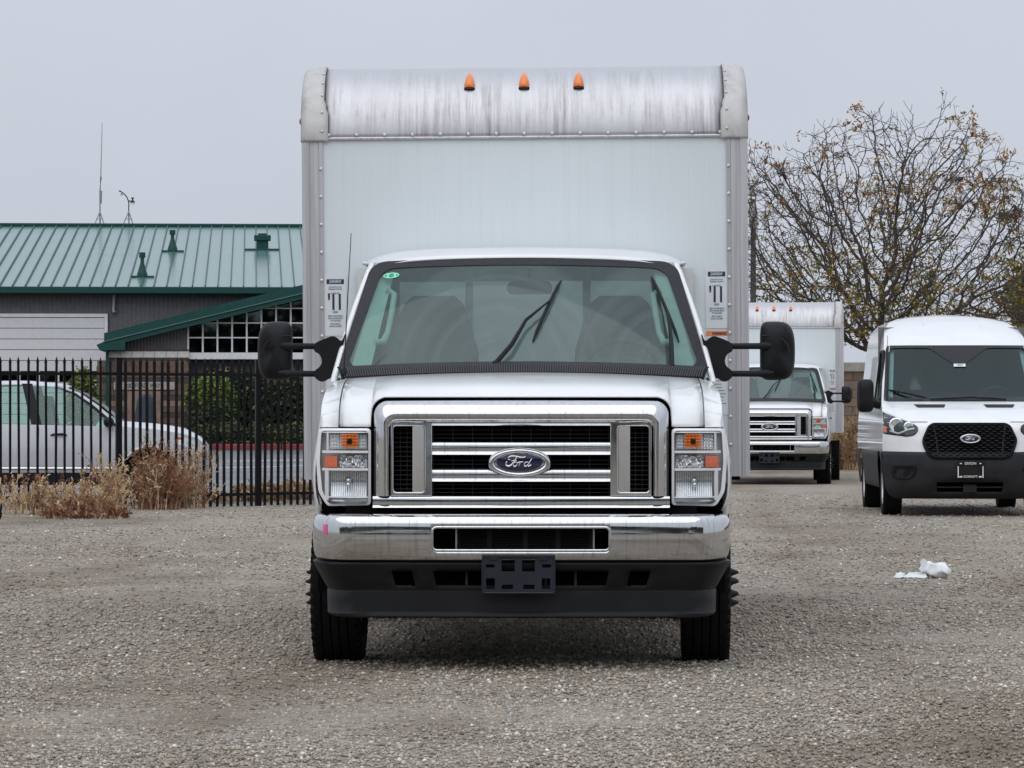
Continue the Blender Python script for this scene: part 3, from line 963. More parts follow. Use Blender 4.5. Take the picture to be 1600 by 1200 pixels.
        # reflectors
        def refl(name, x0, x1, z0, z1, nx, nz, amp, kind, mat='reflector'):
            m_ = MB()
            def fn(u, v):
                x = lerp(x0, x1, u); z = lerp(z0, z1, v)
                i = u * nx; j = v * nz
                if kind == 'pyr':
                    d = min(abs(i % 1 - .5), abs(j % 1 - .5)) * 2
                    o_ = -amp * (1 - d)
                elif kind == 'flute':
                    o_ = -amp * abs(math.sin(PI * i)) + .022 * (1 - ((u - .5) * 2) ** 2) + .012 * (1 - ((v - .5) * 2) ** 2)
                else:
                    o_ = amp * (noise.noise((u * 9, v * 5, 3.1)) * 2)
                o_ += (z - (z0 + z1) / 2) * (.42 if kind != 'flute' else .12)
                return fr(x, z, .035 + o_)
            m_.grid(fn, frange(0, 1, nx * 4), frange(0, 1, nz * 4))
            return m_.build(name, mat, hl, smooth=25)
        refl('turn_signal_reflector', .755, .948, 1.080, 1.158, 13, 5, .012, 'pyr')
        refl('side_reflector', .755, .895, 0.990, 1.050, 8, 3, .016, 'noise')
        refl('main_beam_reflector', .755, .940, .848, .972, 17, 2, .010, 'flute')
        refl('lower_bezel', .752, .940, .824, .842, 2, 1, .001, 'noise')
        mb = MB()
        for zc, h_ in ((1.067, .012), (.981, .012), (.845, .006), (1.163, .006)):
            mb.loft([[fr(x, zc + h_ / 2, .03), fr(x, zc + h_ / 2, .012), fr(x, zc - h_ / 2, .010), fr(x, zc - h_ / 2, .03)] for x in frange(.750, .980, 8)])
        mb.loft([[fr(.945, z, .03), fr(.947, z, .012), fr(.966, z, .010), fr(.968, z, .03)] for z in frange(.83, .975, 5)])
        mb.loft([[fr(.945, z, .03), fr(.947, z, .012), fr(.957, z, .010), fr(.959, z, .03)] for z in frange(1.075, 1.16, 4)])
        mb.build('lamp_divider', 'lamp_silver', hl, smooth=30)
        mb = MB()
        m_ = mb
        def fa(u, v):
            x = lerp(.800, .884, u); z = lerp(1.082, 1.156, v)
            d = min(abs((u * 5) % 1 - .5), abs((v * 5) % 1 - .5)) * 2
            return fr(x, z, .020 - .010 * (1 - d))
        m_.grid(fa, frange(0, 1, 20), frange(0, 1, 20))
        mb.build('turn_signal', 'amber', hl, smooth=25)
        mb = MB(); mb.lathe([(.0, .0), (.010, .0), (.013, .004), (.013, .012)], fr(.842, 1.118, .002), 'y', 16); mb.build('turn_signal_bulb', 'dark_metal', hl, smooth=40)
        mb = MB(); mb.loft([[fr(x, 1.047, .05), fr(x, 1.046, .010), fr(x, .992, .008), fr(x, .991, .05)] for x in (.903, .907, .940, .962, .967)])
        mb.build('side_marker', 'amber_orange', hl, smooth=30)
        mb = MB(); mb.lathe([(.0, -.01), (.010, -.008), (.015, .0), (.016, .02)], fr(.848, .925, .030), 'y', 16); mb.sphere(fr(.848, .905, .028), .011, .01, .012, 10, 6)
        mb.build('headlight_bulb', 'emblem_silver', hl, smooth=40)
        mb = MB(); mb.blob(densify(il, .03), lambda x, z: fr(x, z, .004 - .006 * math.sin(PI * min(1, max(0, (z - .82) / .35)))), 5, .004)
        mb.build('lens', 'lens_clear', hl, smooth=50)

    # ---- hood
    def hood_col(ax):
        yC = 1.0 + .10 * (ax / .9) ** 2; zC = 1.462 - .030 * (ax / .9) ** 2
        if ax <= .66: zF, yF = 1.334, .215
        elif ax <= .735: zF, yF = 1.334 - .075 * (1 - math.sqrt(max(0, 1 - ((ax - .66) / .075) ** 2))), .225
        else: zF, yF = 1.190, .215 + .10 * ((ax - .735) / .165) ** 2
        w = min(1, max(0, (ax - .58) / .2)); w = w * w * (3 - 2 * w)
        y1 = lerp(.34, .34, w); z1 = lerp(1.415, 1.385, w)
        return yC, zC, yF, zF, y1, z1
    def hood_fn(x, v):
        yC, zC, yF, zF, y1, z1 = hood_col(abs(x))
        y = (1 - v) ** 2 * yC + 2 * v * (1 - v) * y1 + v * v * yF
        z = (1 - v) ** 2 * zC + 2 * v * (1 - v) * z1 + v * v * zF
        # raised centre of the pressing
        cz = 1 / (1 + math.exp((abs(x) - lerp(.70, .64, v)) * 40))
        z += .010 * cz * math.sin(PI * min(1, v * 1.1)) if v < .9 else 0
        return (x, y, z)
    xs = sorted(set(frange(-.895, .895, 40) + [sg * q for sg in (1, -1) for q in (.66, .68, .70, .715, .726, .732, .7345, .737, .745, .76)]))
    mb = MB(); mb.grid(hood_fn, xs, frange(0, 1, 22))
    mb.build('hood', 'white_paint', root, smooth=40, solid=.006)
    mb = MB(); mb.box(-.735, .735, .285, .35, 1.10, 1.30); mb.box(-.985, .985, .36, .42, .77, 1.20); mb.box(-.95, .95, .12, .40, .745, .757)
    mb.box(-.86, .86, .20, .30, .757, .80)
    mb.build('gap_shade_backing', 'black_gap', root, smooth=0)  # near-black backing stands in for the shade in the front gaps

    # ---- fenders, doors, cab shell
    ftab = [(.30, 1.0), (.50, 1.02), (.778, 1.028), (.83, 1.038), (.92, 1.048), (1.0, 1.044), (1.08, 1.032), (1.17, 1.018), (1.242, 1.006), (1.30, .998), (1.36, .985), (1.40, .973), (1.43, .958), (1.45, .945), (1.50, .94)]
    WY, WZ, WR = .93, .37, .47
    seam_tab = sorted((hood_fn(.893, v)[1], hood_fn(.893, v)[2]) for v in frange(0, 1, 80))
    for s in (-1, 1):
        def seam(y):
            return interp(y, seam_tab)
        def zlow(y):
            if abs(y - WY) < WR: return WZ + math.sqrt(WR * WR - (y - WY) ** 2)
            return .775 if y < WY else .46
        def fend(y, t_, cap=False):
            zt_ = seam(y) if y < 1.1 else 1.44
            z = lerp(zt_, 1.186 if cap else max(zlow(y), .775 if y < .47 else 0), t_)
            x = interp(z, ftab)
            edge = .902
            g = lerp(.80, 1.0, min(1, max(0, (y - .34) / .30)) ** .6)
            if cap: g *= lerp(.75, 1.0, min(1, (y - .285) / .06))
            x = edge + (x - edge) * g if t_ > 0 else edge
            x = max(x, edge)
            if z < .85 and y < .5:
                x -= .02 * min(1, (.85 - z) / .075) ** 2
            return (s * x, y, z)
        ys = sorted(set(frange(.345, 1.24, 24) + [WY - WR + .01]))
        mb = MB(); mb.grid(lambda y, t_: fend(y, t_, True), [.285, .295, .305, .315, .325, .335, .345], [0, .15, .3, .45, .6, .75, .9, 1.0])
        mb.grid(fend, ys, [0, .04, .08, .13, .2, .28, .36, .45, .55, .65, .75, .85, .93, 1.0])
        mb.build('fender', 'white_paint', root, smooth=40, solid=.006)
        def door(y, t_):
            z = lerp(1.44, .46, t_)
            return (s * interp(z, ftab), y, z)
        mb = MB(); mb.grid(door, frange(1.248, 2.35, 12), frange(0, 1, 14)); dr = mb.build('door', 'white_paint', root, smooth=40, solid=.008)
        mb = MB(); mb.tube([(s * 1.012, 2.14, 1.16), (s * 1.045, 2.16, 1.16), (s * 1.045, 2.28, 1.16), (s * 1.012, 2.30, 1.16)], .014, 6); mb.build('door_handle', 'black_plastic', dr, smooth=50)
        mb = MB(); mb.grid(door, frange(2.358, 2.72, 4), frange(0, 1, 14)); mb.build('cab_corner', 'white_paint', root, smooth=40, solid=.008)
        # pillars and side glass
        def pil(p0, p1, a, bq, name, mat='white_paint'):
            m_ = MB(); rings = []
            for t_ in frange(0, 1, 10):
                c = Vector(p0).lerp(Vector(p1), t_); c.x += s * .012 * math.sin(PI * t_)
                rings.append([(c.x + a * math.cos(q_), c.y + bq * math.sin(q_), c.z) for q_ in frange(0, 2 * PI, 12)[:-1]])
            m_.loft(rings); return m_.build(name, mat, root, smooth=60)
        pil((s * .978, 1.20, 1.42), (s * .808, 1.84, 2.055), .018, .030, 'windshield_pillar')
        pil((s * .94, 2.36, 1.43), (s * .835, 2.36, 2.07), .02, .05, 'door_pillar')
        pil((s * .94, 2.68, 1.43), (s * .84, 2.68, 2.07), .02, .05, 'rear_pillar')
        mb = MB(); mb.add([(s * .935, 1.28, 1.44), (s * .94, 2.34, 1.44), (s * .835, 2.34, 2.05), (s * .81, 1.88, 2.04)], [(0, 1, 2, 3)])
        mb.build('side_window', 'car_glass', root, smooth=0, solid=.004)
        mb = MB(); mb.add([(s * .94, 2.37, 1.44), (s * .94, 2.70, 1.44), (s * .845, 2.70, 2.06), (s * .84, 2.37, 2.06)], [(0, 1, 2, 3)])
        mb.build('rear_quarter', 'white_paint', root, smooth=0, solid=.006)
        mb = MB(); mb.tube([(s * .832, 1.80, 2.052), (s * .852, 1.86, 2.056), (s * .862, 2.0, 2.062), (s * .868, 2.7, 2.07)], [.006, .011, .011, .011], 6); mb.build('drip_rail', 'white_paint', root, smooth=60)
    # ---- windshield
    def W(u, t_, off=0.0):
        half = lerp(.965, .808, t_)
        y = 1.075 + .62 * t_ + .135 * u * u - .03 * math.sin(PI * t_)
        z = 1.468 + .607 * t_ - .018 * u * u * t_ - .02 * u * u * (1 - t_)
        return (u * half, y - off * .7, z + off * .7)
    mb = MB(); mb.grid(lambda u, v: W(u, v), frange(-1, 1, 28), frange(0, 1, 14)); ws = mb.build('windshield', 'windshield_glass', root, smooth=70)
    ou = densify(rrect(-1, 1, -.02, 1.0, .10, 6), .06); iu = densify(rrect(-1, 1, -.02, 1.0, .10, 6), .06)
    iu = [(x * lerp(.955, .915, max(0, min(1, z))), .06 + (z + .02) / 1.02 * .875) for x, z in iu]
    mb = MB(); mb.loft([[W(u, v, .001) for u, v in ou], [W(u, v, .005) for u, v in ou], [W(u, v, .004) for u, v in iu], [W(u, v, .001) for u, v in iu]], cap=False)
    mb.build('windshield_border', 'frit', ws, smooth=40)
    mb = MB(); mb.blob([W0 for W0 in [(-.845 + .052 * math.cos(a), .868 + .026 * math.sin(a)) for a in frange(0, 2 * PI, 24)[:-1]]], lambda u, v: W(u, v, .004), 2); mb.build('oval_sticker', 'sticker_green', ws, smooth=0)
    mb = MB(); mb.blob([(-.845 + .016 * math.cos(a), .868 + .017 * math.sin(a)) for a in frange(0, 2 * PI, 16)[:-1]], lambda u, v: W(u, v, .006), 2)
    for du in (-.036, .036):
        mb.blob([(-.845 + du + .007 * math.cos(a), .868 + .008 * math.sin(a)) for a in frange(0, 2 * PI, 10)[:-1]], lambda u, v: W(u, v, .006), 1)
    mb.build('sticker_print', 'sticker_dark_green', ws, smooth=0)
    # ---- cowl grille with ribs
    mb = MB()
    def cow(u, v):
        x = u * lerp(.93, .96, v)
        return (x, lerp(.985, 1.09, v) + .115 * u * u, lerp(1.452, 1.520, v) - .026 * u * u + .012 * math.sin(PI * v))
    mb.grid(cow, frange(-1, 1, 30), frange(0, 1, 6))
    cg = mb.build('cowl_grille', 'black_plastic', root, smooth=50, solid=.004)
    mb = MB()
    for k in range(150):
        u = -0.985 + 1.97 * (k + .5) / 150
        a = cow(u, .12); b_ = cow(u, .5); c = cow(u, .92)
        w_ = .0032
        mb.loft([[(p[0] - w_, p[1] - .006, p[2] + .004), (p[0] + w_, p[1] - .006, p[2] + .004), (p[0] + w_, p[1] + .006, p[2] - .004), (p[0] - w_, p[1] + .006, p[2] - .004)] for p in (a, b_, c)])
    rb = mb.build('cowl_ribs', 'cowl_grey', cg, smooth=0); rb['kind'] = 'stuff'
    # ---- wipers
    def wiper(px0, pts_arm, blade0, blade1):
        def w2(px_, py, off):
            t_ = (580 - py) / 178.0
            y = W(0, t_)[1]
            x = (px_ - 817.5) * Sc(y)
            half = lerp(.965, .808, t_)
            u = x / half
            p = W(u, t_, off)
            return (x, p[1], p[2])
        m_ = MB()
        arm = [w2(px0, 574, .030)] + [w2(a, b_, o_) for a, b_, o_ in pts_arm]
        m_.tube(arm, [.013, .012] + [.009] * (len(arm) - 3) + [.004], 6)
        m_.sphere(arm[0], .017, .02, .02, 10, 6)
        wp = m_.build('wiper_arm', 'black_plastic', root, smooth=50)
        m_ = MB()
        n_ = 8
        ln = [Vector(w2(lerp(blade0[0], blade1[0], k / n_), lerp(blade0[1], blade1[1], k / n_), .012 + .012 * math.sin(PI * k / n_))) for k in range(n_ + 1)]
        m_.tube(ln, [.003] + [.010] * (n_ - 1) + [.003], 6)
        m_.tube([Vector(w2(lerp(blade0[0], blade1[0], k / n_), lerp(blade0[1], blade1[1], k / n_), .006)) for k in range(n_ + 1)], .0045, 4)
        m_.build('wiper_blade', 'black_plastic', wp, smooth=50)
    wiper(774, [(800, 548, .045), (822, 510, .045), (858, 478, .035)], (833, 535), (876, 440))
    wiper(1051, [(1050, 545, .045), (1047, 512, .045), (1040, 482, .035)], (1062, 531), (1018, 430))
    # ---- roof
    def roof(u, v):
        half = lerp(.812, .855, min(1, v * 2.5))
        zc = 2.078 + .070 * math.sin(min(1, v * 2.2) * PI / 2)
        y = 1.69 + .12 * u * u * (1 - v) + 1.03 * v
        return (u * half, y, zc - .022 * u * u - .055 * abs(u) ** 9)
    mb = MB(); mb.grid(roof, [-1, -.985, -.96, -.92, -.85] + frange(-.75, .75, 14) + [.85, .92, .96, .985, 1], frange(0, 1, 12)); mb.build('cab_roof', 'white_paint', root, smooth=50, solid=.008)
    mb = MB(); mb.grid(lambda u, v: (roof(u, v)[0] * .97, roof(u, v)[1] + .02, roof(u, v)[2] - .03), frange(-1, 1, 8), frange(0, 1, 6)); mb.build('headliner', 'headliner', root, smooth=50)
    # ---- cab interior
    mb = MB(); mb.prism([(-.93, .55), (.93, .55), (.93, 2.06), (-.93, 2.06)], [[(-.70, 1.0), (.70, 1.0), (.70, 1.99), (-.70, 1.99)]], lambda a, b_, d: (a, d, b_), 2.70, 2.72); bw = mb.build('cab_rear_panel', 'trim_pale', root, smooth=0)
    mb = MB()
    for x in (-.31, .34):
        mb.box(x - .022, x + .022, 2.64, 2.70, .9, 2.08)
    mb.build('partition_post', 'white_trim', root, smooth=0, bevel=.004)
    mb = MB()
    mb.loft([[(x, 1.13, 1.40), (x, 1.18, 1.475 - .02 * abs(x)), (x, 1.36, 1.50 - .01 * abs(x)), (x, 1.52, 1.47), (x, 1.58, 1.36), (x, 1.55, 1.05), (x, 1.2, 1.05)] for x in frange(-.9, .9, 12)])
    mb.loft([[(.50 + .26 * math.cos(a), y, 1.44 + h_ * math.sin(a)) for a in frange(0, PI, 12)] for y, h_ in ((1.34, .05), (1.44, .11), (1.58, .115))], closed=False, cap=False)
    mb.loft([[(-.10 + .42 * math.cos(a), y, 1.44 + h_ * math.sin(a)) for a in frange(0, PI, 12)] for y, h_ in ((1.40, .05), (1.48, .085), (1.60, .09))], closed=False, cap=False)
    mb.build('dashboard', 'dash_grey', root, smooth=40)
    mb = MB()
    rot = Matrix.Rotation(R(28), 3, 'X')
    mb.tube([Vector((.52, 1.78, 1.47)) + rot @ Vector((.195 * math.cos(a), 0, .195 * math.sin(a))) for a in frange(0, 2 * PI, 30)[:-1]], .015, 8, closed=True)
    for a in (R(200), R(340), R(270)):
        mb.tube([Vector((.52, 1.77, 1.47)), Vector((.52, 1.78, 1.47)) + rot @ Vector((.19 * math.cos(a), 0, .19 * math.sin(a)))], .014, 6)
    mb.build('steering_wheel', 'dash_grey', root, smooth=60)
    for x in (-.50, .52):
        mb = MB()
        def sec(z, w_, d0, d1, r_=.05): return [(x + a, b_, z) for a, b_ in rrect(-w_, w_, d0, d1, r_, 4)]
        mb.loft([sec(1.0, .25, 2.28, 2.46), sec(1.3, .26, 2.30, 2.46), sec(1.6, .245, 2.36, 2.50), sec(1.76, .20, 2.40, 2.52), sec(1.86, .16, 2.42, 2.53), sec(1.90, .11, 2.44, 2.52)])
        st_ = mb.build('seat', 'seat_grey', root, smooth=60)
        mb = MB(); mb.loft([[(x + a, b_, z) for a, b_ in rrect(-.26, .26, 1.95, 2.42, .06, 4)] for z in (.90, .95, 1.02, 1.05)]); mb.build('seat_cushion', 'seat_grey', st_, smooth=50)
    for s in (-1, 1):
        mb = MB(); rings = []
        for t_ in frange(0, 1, 6):
            p = W(.93 * s, lerp(.05, .97, t_)); rings.append([(p[0] - s * .00, p[1] + .02, p[2]), (p[0] - s * lerp(.10, .075, t_), p[1] + .035, p[2]), (p[0] - s * lerp(.06, .05, t_), p[1] + .14, p[2]), (p[0] + s * .03, p[1] + .10, p[2])])
        mb.loft(rings); tr = mb.build('pillar_trim', 'trim_pale', root, smooth=40)
        mb = MB(); h0 = Vector(W(.84 * s, .28)) + Vector((0, .05, 0)); h1 = Vector(W(.85 * s, .74)) + Vector((0, .05, 0))
        off = Vector((-s * .055, .02, .0))
        mb.tube([h0, h0 + off * .8, h0 + off + (h1 - h0) * .18, h0 + off * .95 + (h1 - h0) * .55, h1 + off * .8 - (h1 - h0) * .08, h1], [.02, .02, .016, .016, .017, .02], 8)
        mb.build('grab_handle', 'trim_pale', tr, smooth=60)
    mb = MB(); mb.tube([(.03, 1.74, 2.02), (.03, 1.72, 1.955)], .010, 8); mb.loft([[(a, y, b_) for a, b_ in rrect(-.09, .15, 1.885, 1.955, .03)] for y in (1.72, 1.75)])
    mb.build('rear_view_mirror', 'grey_plastic', root, smooth=50)
    mb = MB(); mb.box(-.93, .93, 1.2, 2.72, .55, .60); mb.build('cab_floor', 'dash_grey', root, smooth=0)

    # ---- antenna
    mb = MB()
    y_ = 1.12
    p0 = ((537 - 817) * Sc(y_), y_, Z(586, y_)); p1 = ((546.5 - 817) * Sc(y_), y_ + .12, Z(364, y_ + .12))
    mb.tube([p0, Vector(p0).lerp(Vector(p1), .03), Vector(p0).lerp(Vector(p1), .06), p1], [.014, .012, .0035, .002], 8); mb.build('antenna', 'black_plastic', root, smooth=60)

    # ---- towing mirrors
    for s in (-1, 1):
        yM = 1.42; c = Sc(yM)
        zT, zB = Z(502, yM), Z(594, yM); zc = (zT + zB) / 2; hh = (zT - zB) / 2
        xi = 1.235 - (.028 if s < 0 else 0); xo = 1.42 - (.028 if s < 0 else 0); xc = (xi + xo) / 2; hx_ = (xo - xi) / 2
        def ring(k, y, inset=0):
            out = []
            for a in frange(0, 2 * PI, 36)[:-1]:
                ca, sa = math.cos(a), math.sin(a)
                p = 3.2 if ca > 0 else 6.0
                x = xc + (hx_ * k) * math.copysign(abs(ca) ** (2 / p), ca); z = zc + (hh * k) * math.copysign(abs(sa) ** (2 / p), sa)
                if ca > 0: z -= .012 * ca * (1 if sa > 0 else -.4)
                out.append((s * x, y + .04 * max(0, ca) ** 2, z))
            return out
        mb = MB(); mb.loft([ring(.20, yM - .062), ring(.55, yM - .058), ring(.82, yM - .045), ring(.95, yM - .018), ring(1.0, yM + .03), ring(.985, yM + .075), ring(.90, yM + .085)])
        mr = mb.build('towing_mirror', 'black_plastic', root, smooth=50)
        # shell line between skull cap and arm housing
        mb = MB()
        ln = []
        for x, z in ((xi + .004, zT - .076), (xi + .06, zT - .076), (xi + .105, zT - .088), (xi + .140, zT - .125), (xi + .150, zT - .17), (xi + .150, zB + .07)):
            ln.append((s * x, yM - .058 + .04 * max(0, (x - xc) / hx_) ** 2 + .010 * ((z - zc) / hh) ** 2, z))
        mb.tube(ln, .0035, 5); mb.build('mirror_seam', 'grey_plastic', mr, smooth=50)
        mb = MB()
        mb.blob([(s * (xc + (x - xc) * .86), zc + (z - zc) * .88) for x, z in rrect(xi, xo, zB, zT, .05)], lambda x, z: (x, yM + .088, z), 2); mb.build('mirror_glass', 'reflector', mr, smooth=40)
        mb = MB()
        for py in (541, 584):
            z = Z(py, yM)
            mb.tube([(s * (xi + .07), yM - .045, z + .004), (s * (xi + .03), yM - .045, z), (s * (xi - .01), yM - .03, z), (s * 1.09, yM - .01, z), (s * 1.05, yM, z)], [.012, .026, .017, .0165, .022], 10)
        mb.build('mirror_arm', 'black_plastic', mr, smooth=50)
        ol = [(.925, Z(519, 1.4)), (.945, Z(535, 1.4)), (.985, Z(524, 1.4)), (1.04, Z(530, 1.4)), (1.085, Z(536, 1.4)), (1.092, Z(549, 1.4)), (1.06, Z(553, 1.4)), (1.047, Z(562, 1.4)), (1.052, Z(572, 1.4)), (1.090, Z(580, 1.4)), (1.088, Z(590, 1.4)), (1.05, Z(598, 1.4)), (1.005, Z(590, 1.4)), (.96, Z(588, 1.4))]
        ol = roundpoly(ol, .02, 3)
        mb = MB(); mb.prism([(s * a, b_) for a, b_ in ol], [], lambda a, b_, d: (a, d, b_), 1.36, 1.45)
        mb.build('mirror_bracket', 'black_plastic', mr, smooth=40, bevel=.012)

    # ---- wheels, chassis
    wheel(root, -.928, .93, .372, .372, .25, -1, R(-1.5), spikes=True)
    wheel(root, .928, .93, .372, .372, .25, 1, R(-1.5), spikes=True)
    for s in (-1, 1):
        wheel(root, s * 1.06, 4.95, .372, .372, .23, s)
        wheel(root, s * .80, 4.95, .372, .372, .23, s)
        mb = MB()
        def liner(a, v): return (s * lerp(.62, 1.01, v), WY + (WR + .005) * math.cos(a), WZ + (WR + .005) * math.sin(a))
        mb.grid(liner, frange(0, PI, 16), [0, 1]); mb.add([(s * .62, WY + WR * math.cos(a), WZ + WR * math.sin(a)) for a in frange(0, PI, 16)], [tuple(range(17))]); mb.build('wheel_well', 'black_gap', root, smooth=40)
        mb = MB(); mb.box(s * .40 - .04, s * .40 + .04, .35, 7.4, .52, .68); mb.build('frame_rail', 'dark_metal', root, smooth=0)
    mb = MB(); mb.tube([(-.85, .93, .37), (.85, .93, .37)], .045, 10); mb.build('front_axle', 'dark_metal', root)
    mb = MB(); mb.tube([(-1.1, 4.95, .372), (-.2, 4.95, .372), (-.15, 4.95, .372), (.15, 4.95, .372), (.2, 4.95, .372), (1.1, 4.95, .372)], [.05, .06, .16, .16, .06, .05], 12); mb.build('rear_axle', 'dark_metal', root)
    mb = MB(); mb.box(-.34, .34, .7, 1.7, .36, .70); mb.box(-.2, .2, 1.7, 3.2, .40, .62); mb.box(.5, .98, 2.9, 4.2, .34, .86); mb.box(-.98, -.5, 2.9, 4.2, .34, .86); mb.box(-.72, .72, .42, 2.9, .25, .33); mb.build('engine_and_shade_pan', 'dark_metal', root, smooth=0, bevel=.03)  # engine boxes; pan and side boxes added to keep light off the ground

    for s in (-1, 1):
        mb = MB(); mb.box(*sorted((s * .78, s * 1.0)), 1.45, 2.66, .27, .44); mb.build('added_shade_board', 'black_plastic', root, smooth=0, bevel=.02)  # boards added to close the sides and darken the ground underneath
    # ---- cargo box
    BY = 2.75; BL = 4.95; BH = 1.238
    bxo = bpy.data.objects.new('cargo_box', None); COL.objects.link(bxo); bxo.parent = root
    mid = (box_top + box_bottom) / 2
    bxo.location = (0, BY, mid); bxo.rotation_euler = (0, roll, 0)
    dz = -mid; dy = -BY
    def L(x, y, z): return (x, y + dy, z + dz)
    pw = .117
    pass_hole = [(-.70, 1.0), (.70, 1.0), (.70, 1.99), (-.70, 1.99)]
    mb = MB(); mb.prism([(-BH + pw, box_bottom), (BH - pw, box_bottom), (BH - pw, nose_z + .03), (-BH + pw, nose_z + .03)], [pass_hole], lambda a, b_, d: L(a, d, b_), BY + .001, BY + .007)
    mb.build('front_panel', 'box_panel', bxo, smooth=0)
    mb = MB()
    wo = [(BY + .06, box_bottom), (BY + BL, box_bottom), (BY + BL, box_top - .03)] + [(BY + .02 + nose_depth * (1 - math.cos(a_)), nose_z + (box_top - nose_z - .032) * math.sin(a_)) for a_ in frange(PI / 2, 0.15, 12)] + [(BY + .06, nose_z)]
    for s in (-1, 1):
        mb.prism(wo, [], lambda a, b_, d: L(d, a, b_), s * (BH - .014), s * (BH - .002))
    mb.box(-BH + .012, BH - .012, BY + .05 + dy, BY + BL + dy, box_bottom + dz, box_bottom + .08 + dz)
    mb.build('box_walls', 'box_panel', bxo, smooth=0)
    MB().box(-BH + .016, BH - .016, BY + nose_depth - .02 + dy, BY + BL + dy, box_top - .037 + dz, box_top - .030 + dz).build('box_roof', 'translucent_roof', bxo, smooth=0)
    mb = MB(); mb.box(-BH + .012, BH - .012, BY + BL + dy, BY + BL + .03 + dy, box_bottom + dz, box_top - .022 + dz); mb.build('rear_door', 'garage_white', bxo, smooth=0)
    for s in (-1, 1):
        prof_ = [(BH - pw, BY + .0), (BH - pw, BY - .008), (BH - pw + .022, BY - .008), (BH - pw + .026, BY - .003), (BH - .045, BY - .003), (BH - .040, BY - .010), (BH - .02, BY - .010), (BH - .003, BY + .002), (BH + .003, BY + .02), (BH + .003, BY + .12), (BH - .01, BY + .12)]
        mb = MB(); mb.loft([[L(s * a, b_, z) for a, b_ in prof_] for z in (box_bottom - .006, nose_z + .05)])
        mb.build('corner_post', 'aluminium', bxo, smooth=30)
    # nose: quarter round
    def nose(t_, extra=0.0):
        a = t_ * PI / 2
        return BY - .006 - extra * math.cos(a) + nose_depth * (1 - math.cos(a)), nose_z + .002 + (box_top - nose_z - .028 + extra) * math.sin(a)
    cw = .135
    def nf(u, t_):
        y, z = nose(t_)
        bow = .0
        return L(u * (BH - cw + .03), y, z + bow)
    mb = MB(); mb.grid(nf, frange(-1, 1, 24), frange(0, 1, 24)); mb.build('nose_panel', 'aluminium_nose', bxo, smooth=60, solid=.006)
    mb = MB(); mb.loft([[L(x, BY - .007, nose_z - .006), L(x, BY - .016, nose_z - .004), L(x, BY - .018, nose_z + .004), L(x, BY - .012, nose_z + .010), L(x, BY - .007, nose_z + .010)] for x in (-BH + cw - .01, BH - cw + .01)])
    mb.build('nose_moulding', 'aluminium', bxo, smooth=40)
    for s in (-1, 1):
        mb = MB()
        def cap(u, t_):
            y, z = nose(t_, .012)
            inner = BH - cw + .012 * (1 if t_ < .22 else 0) * -1 + (.012 if t_ > .30 else 0)
            x = lerp(inner, BH + .004 - .030 * t_ ** 3, u)
            e = max(0, (u - .72) / .28)
            return L(s * x, y + .03 * e * e, z - .004 * e * e)
        mb.grid(cap, [0, .2, .4, .6, .72, .80, .88, .95, 1.0], [-.02] + frange(0, 1, 24) + [1.15]); mb.build('nose_cap', 'cast_aluminium', bxo, smooth=50, solid=.008)
        mb = MB()
        arc = [nose(t_, .015) for t_ in frange(0, 1, 14)]
        mb.prism([(y + .02, z) for y, z in arc] + [(BY + nose_depth + .05, arc[-1][1]), (BY + nose_depth + .05, nose_z)], [], lambda a, b_, d: L(d, a, b_), s * (BH - .03), s * (BH - .012)); mb.build('cap_side', 'cast_aluminium', bxo, smooth=30)
        mb = MB()
        yy, zz = nose(.18, .022)
        mb.sphere(L(s * (BH + .004), yy + .06, nose_z + .105), .014, .02, .02, 10, 6); mb.build('cap_marker', 'red_lens', bxo, smooth=60)
    # rivets
    mb = MB(); mb.lathe([(.011, .0), (.011, -.003), (.008, -.007), (.003, -.009), (.0, -.0092)], (0, 0, 0), 'y', 12); rv = mb.mesh('rivet', 'aluminium', 50)
    zr = nose_z - .165
    while zr > box_bottom + .03:
        for s in (-1, 1):
            place(rv, 'rivet', bxo, L(s * (BH - pw + .012), BY - .008, zr))
        zr -= .155
    for k in range(-7, 8):
        place(rv, 'rivet', bxo, L(k * .1555 + .0, BY - .008, nose_z + .022))
    for s in (-1, 1):
        for t_ in (.06, .22, .38, .52, .66):
            y, z = nose(t_, .017)
            a = t_ * PI / 2
            place(rv, 'rivet', bxo, L(s * (BH - cw + .022), y, z), (-a, 0, 0), (.75, .75, .75))
    # marker lamps
    mb = MB()
    rings = []
    for t_, w_, h_ in ((0, .024, .002), (.06, .029, .016), (.2, .030, .026), (.45, .027, .026), (.7, .020, .020), (.9, .012, .011), (1.0, .003, .002)):
        rings.append([(w_ * math.cos(a), -h_ * max(0, math.sin(a)) + .004 * min(0, math.sin(a)), t_ * .125) for a in frange(0, 2 * PI, 16)[:-1]])
    mb.loft(rings); mk = mb.mesh('marker_light', 'amber', 50)
    mb = MB(); mb.loft([[(w_ * math.cos(a), -.012 * max(0, math.sin(a)) + .004 * min(0, math.sin(a)), z) for a in frange(0, 2 * PI, 16)[:-1]] for z, w_ in ((-.010, .022), (-.006, .030), (.006, .031))]); mk2 = mb.mesh('marker_base', 'dark_metal', 50)
    for x in markers:
        t_ = .46
        y, z = nose(t_, .0)
        e = place(mk, 'marker_light', bxo, L(x, y - .006, z), (-R(40), 0, 0))
        place(mk2, 'marker_light_base', bxo, L(x, y - .006, z), (-R(40), 0, 0))
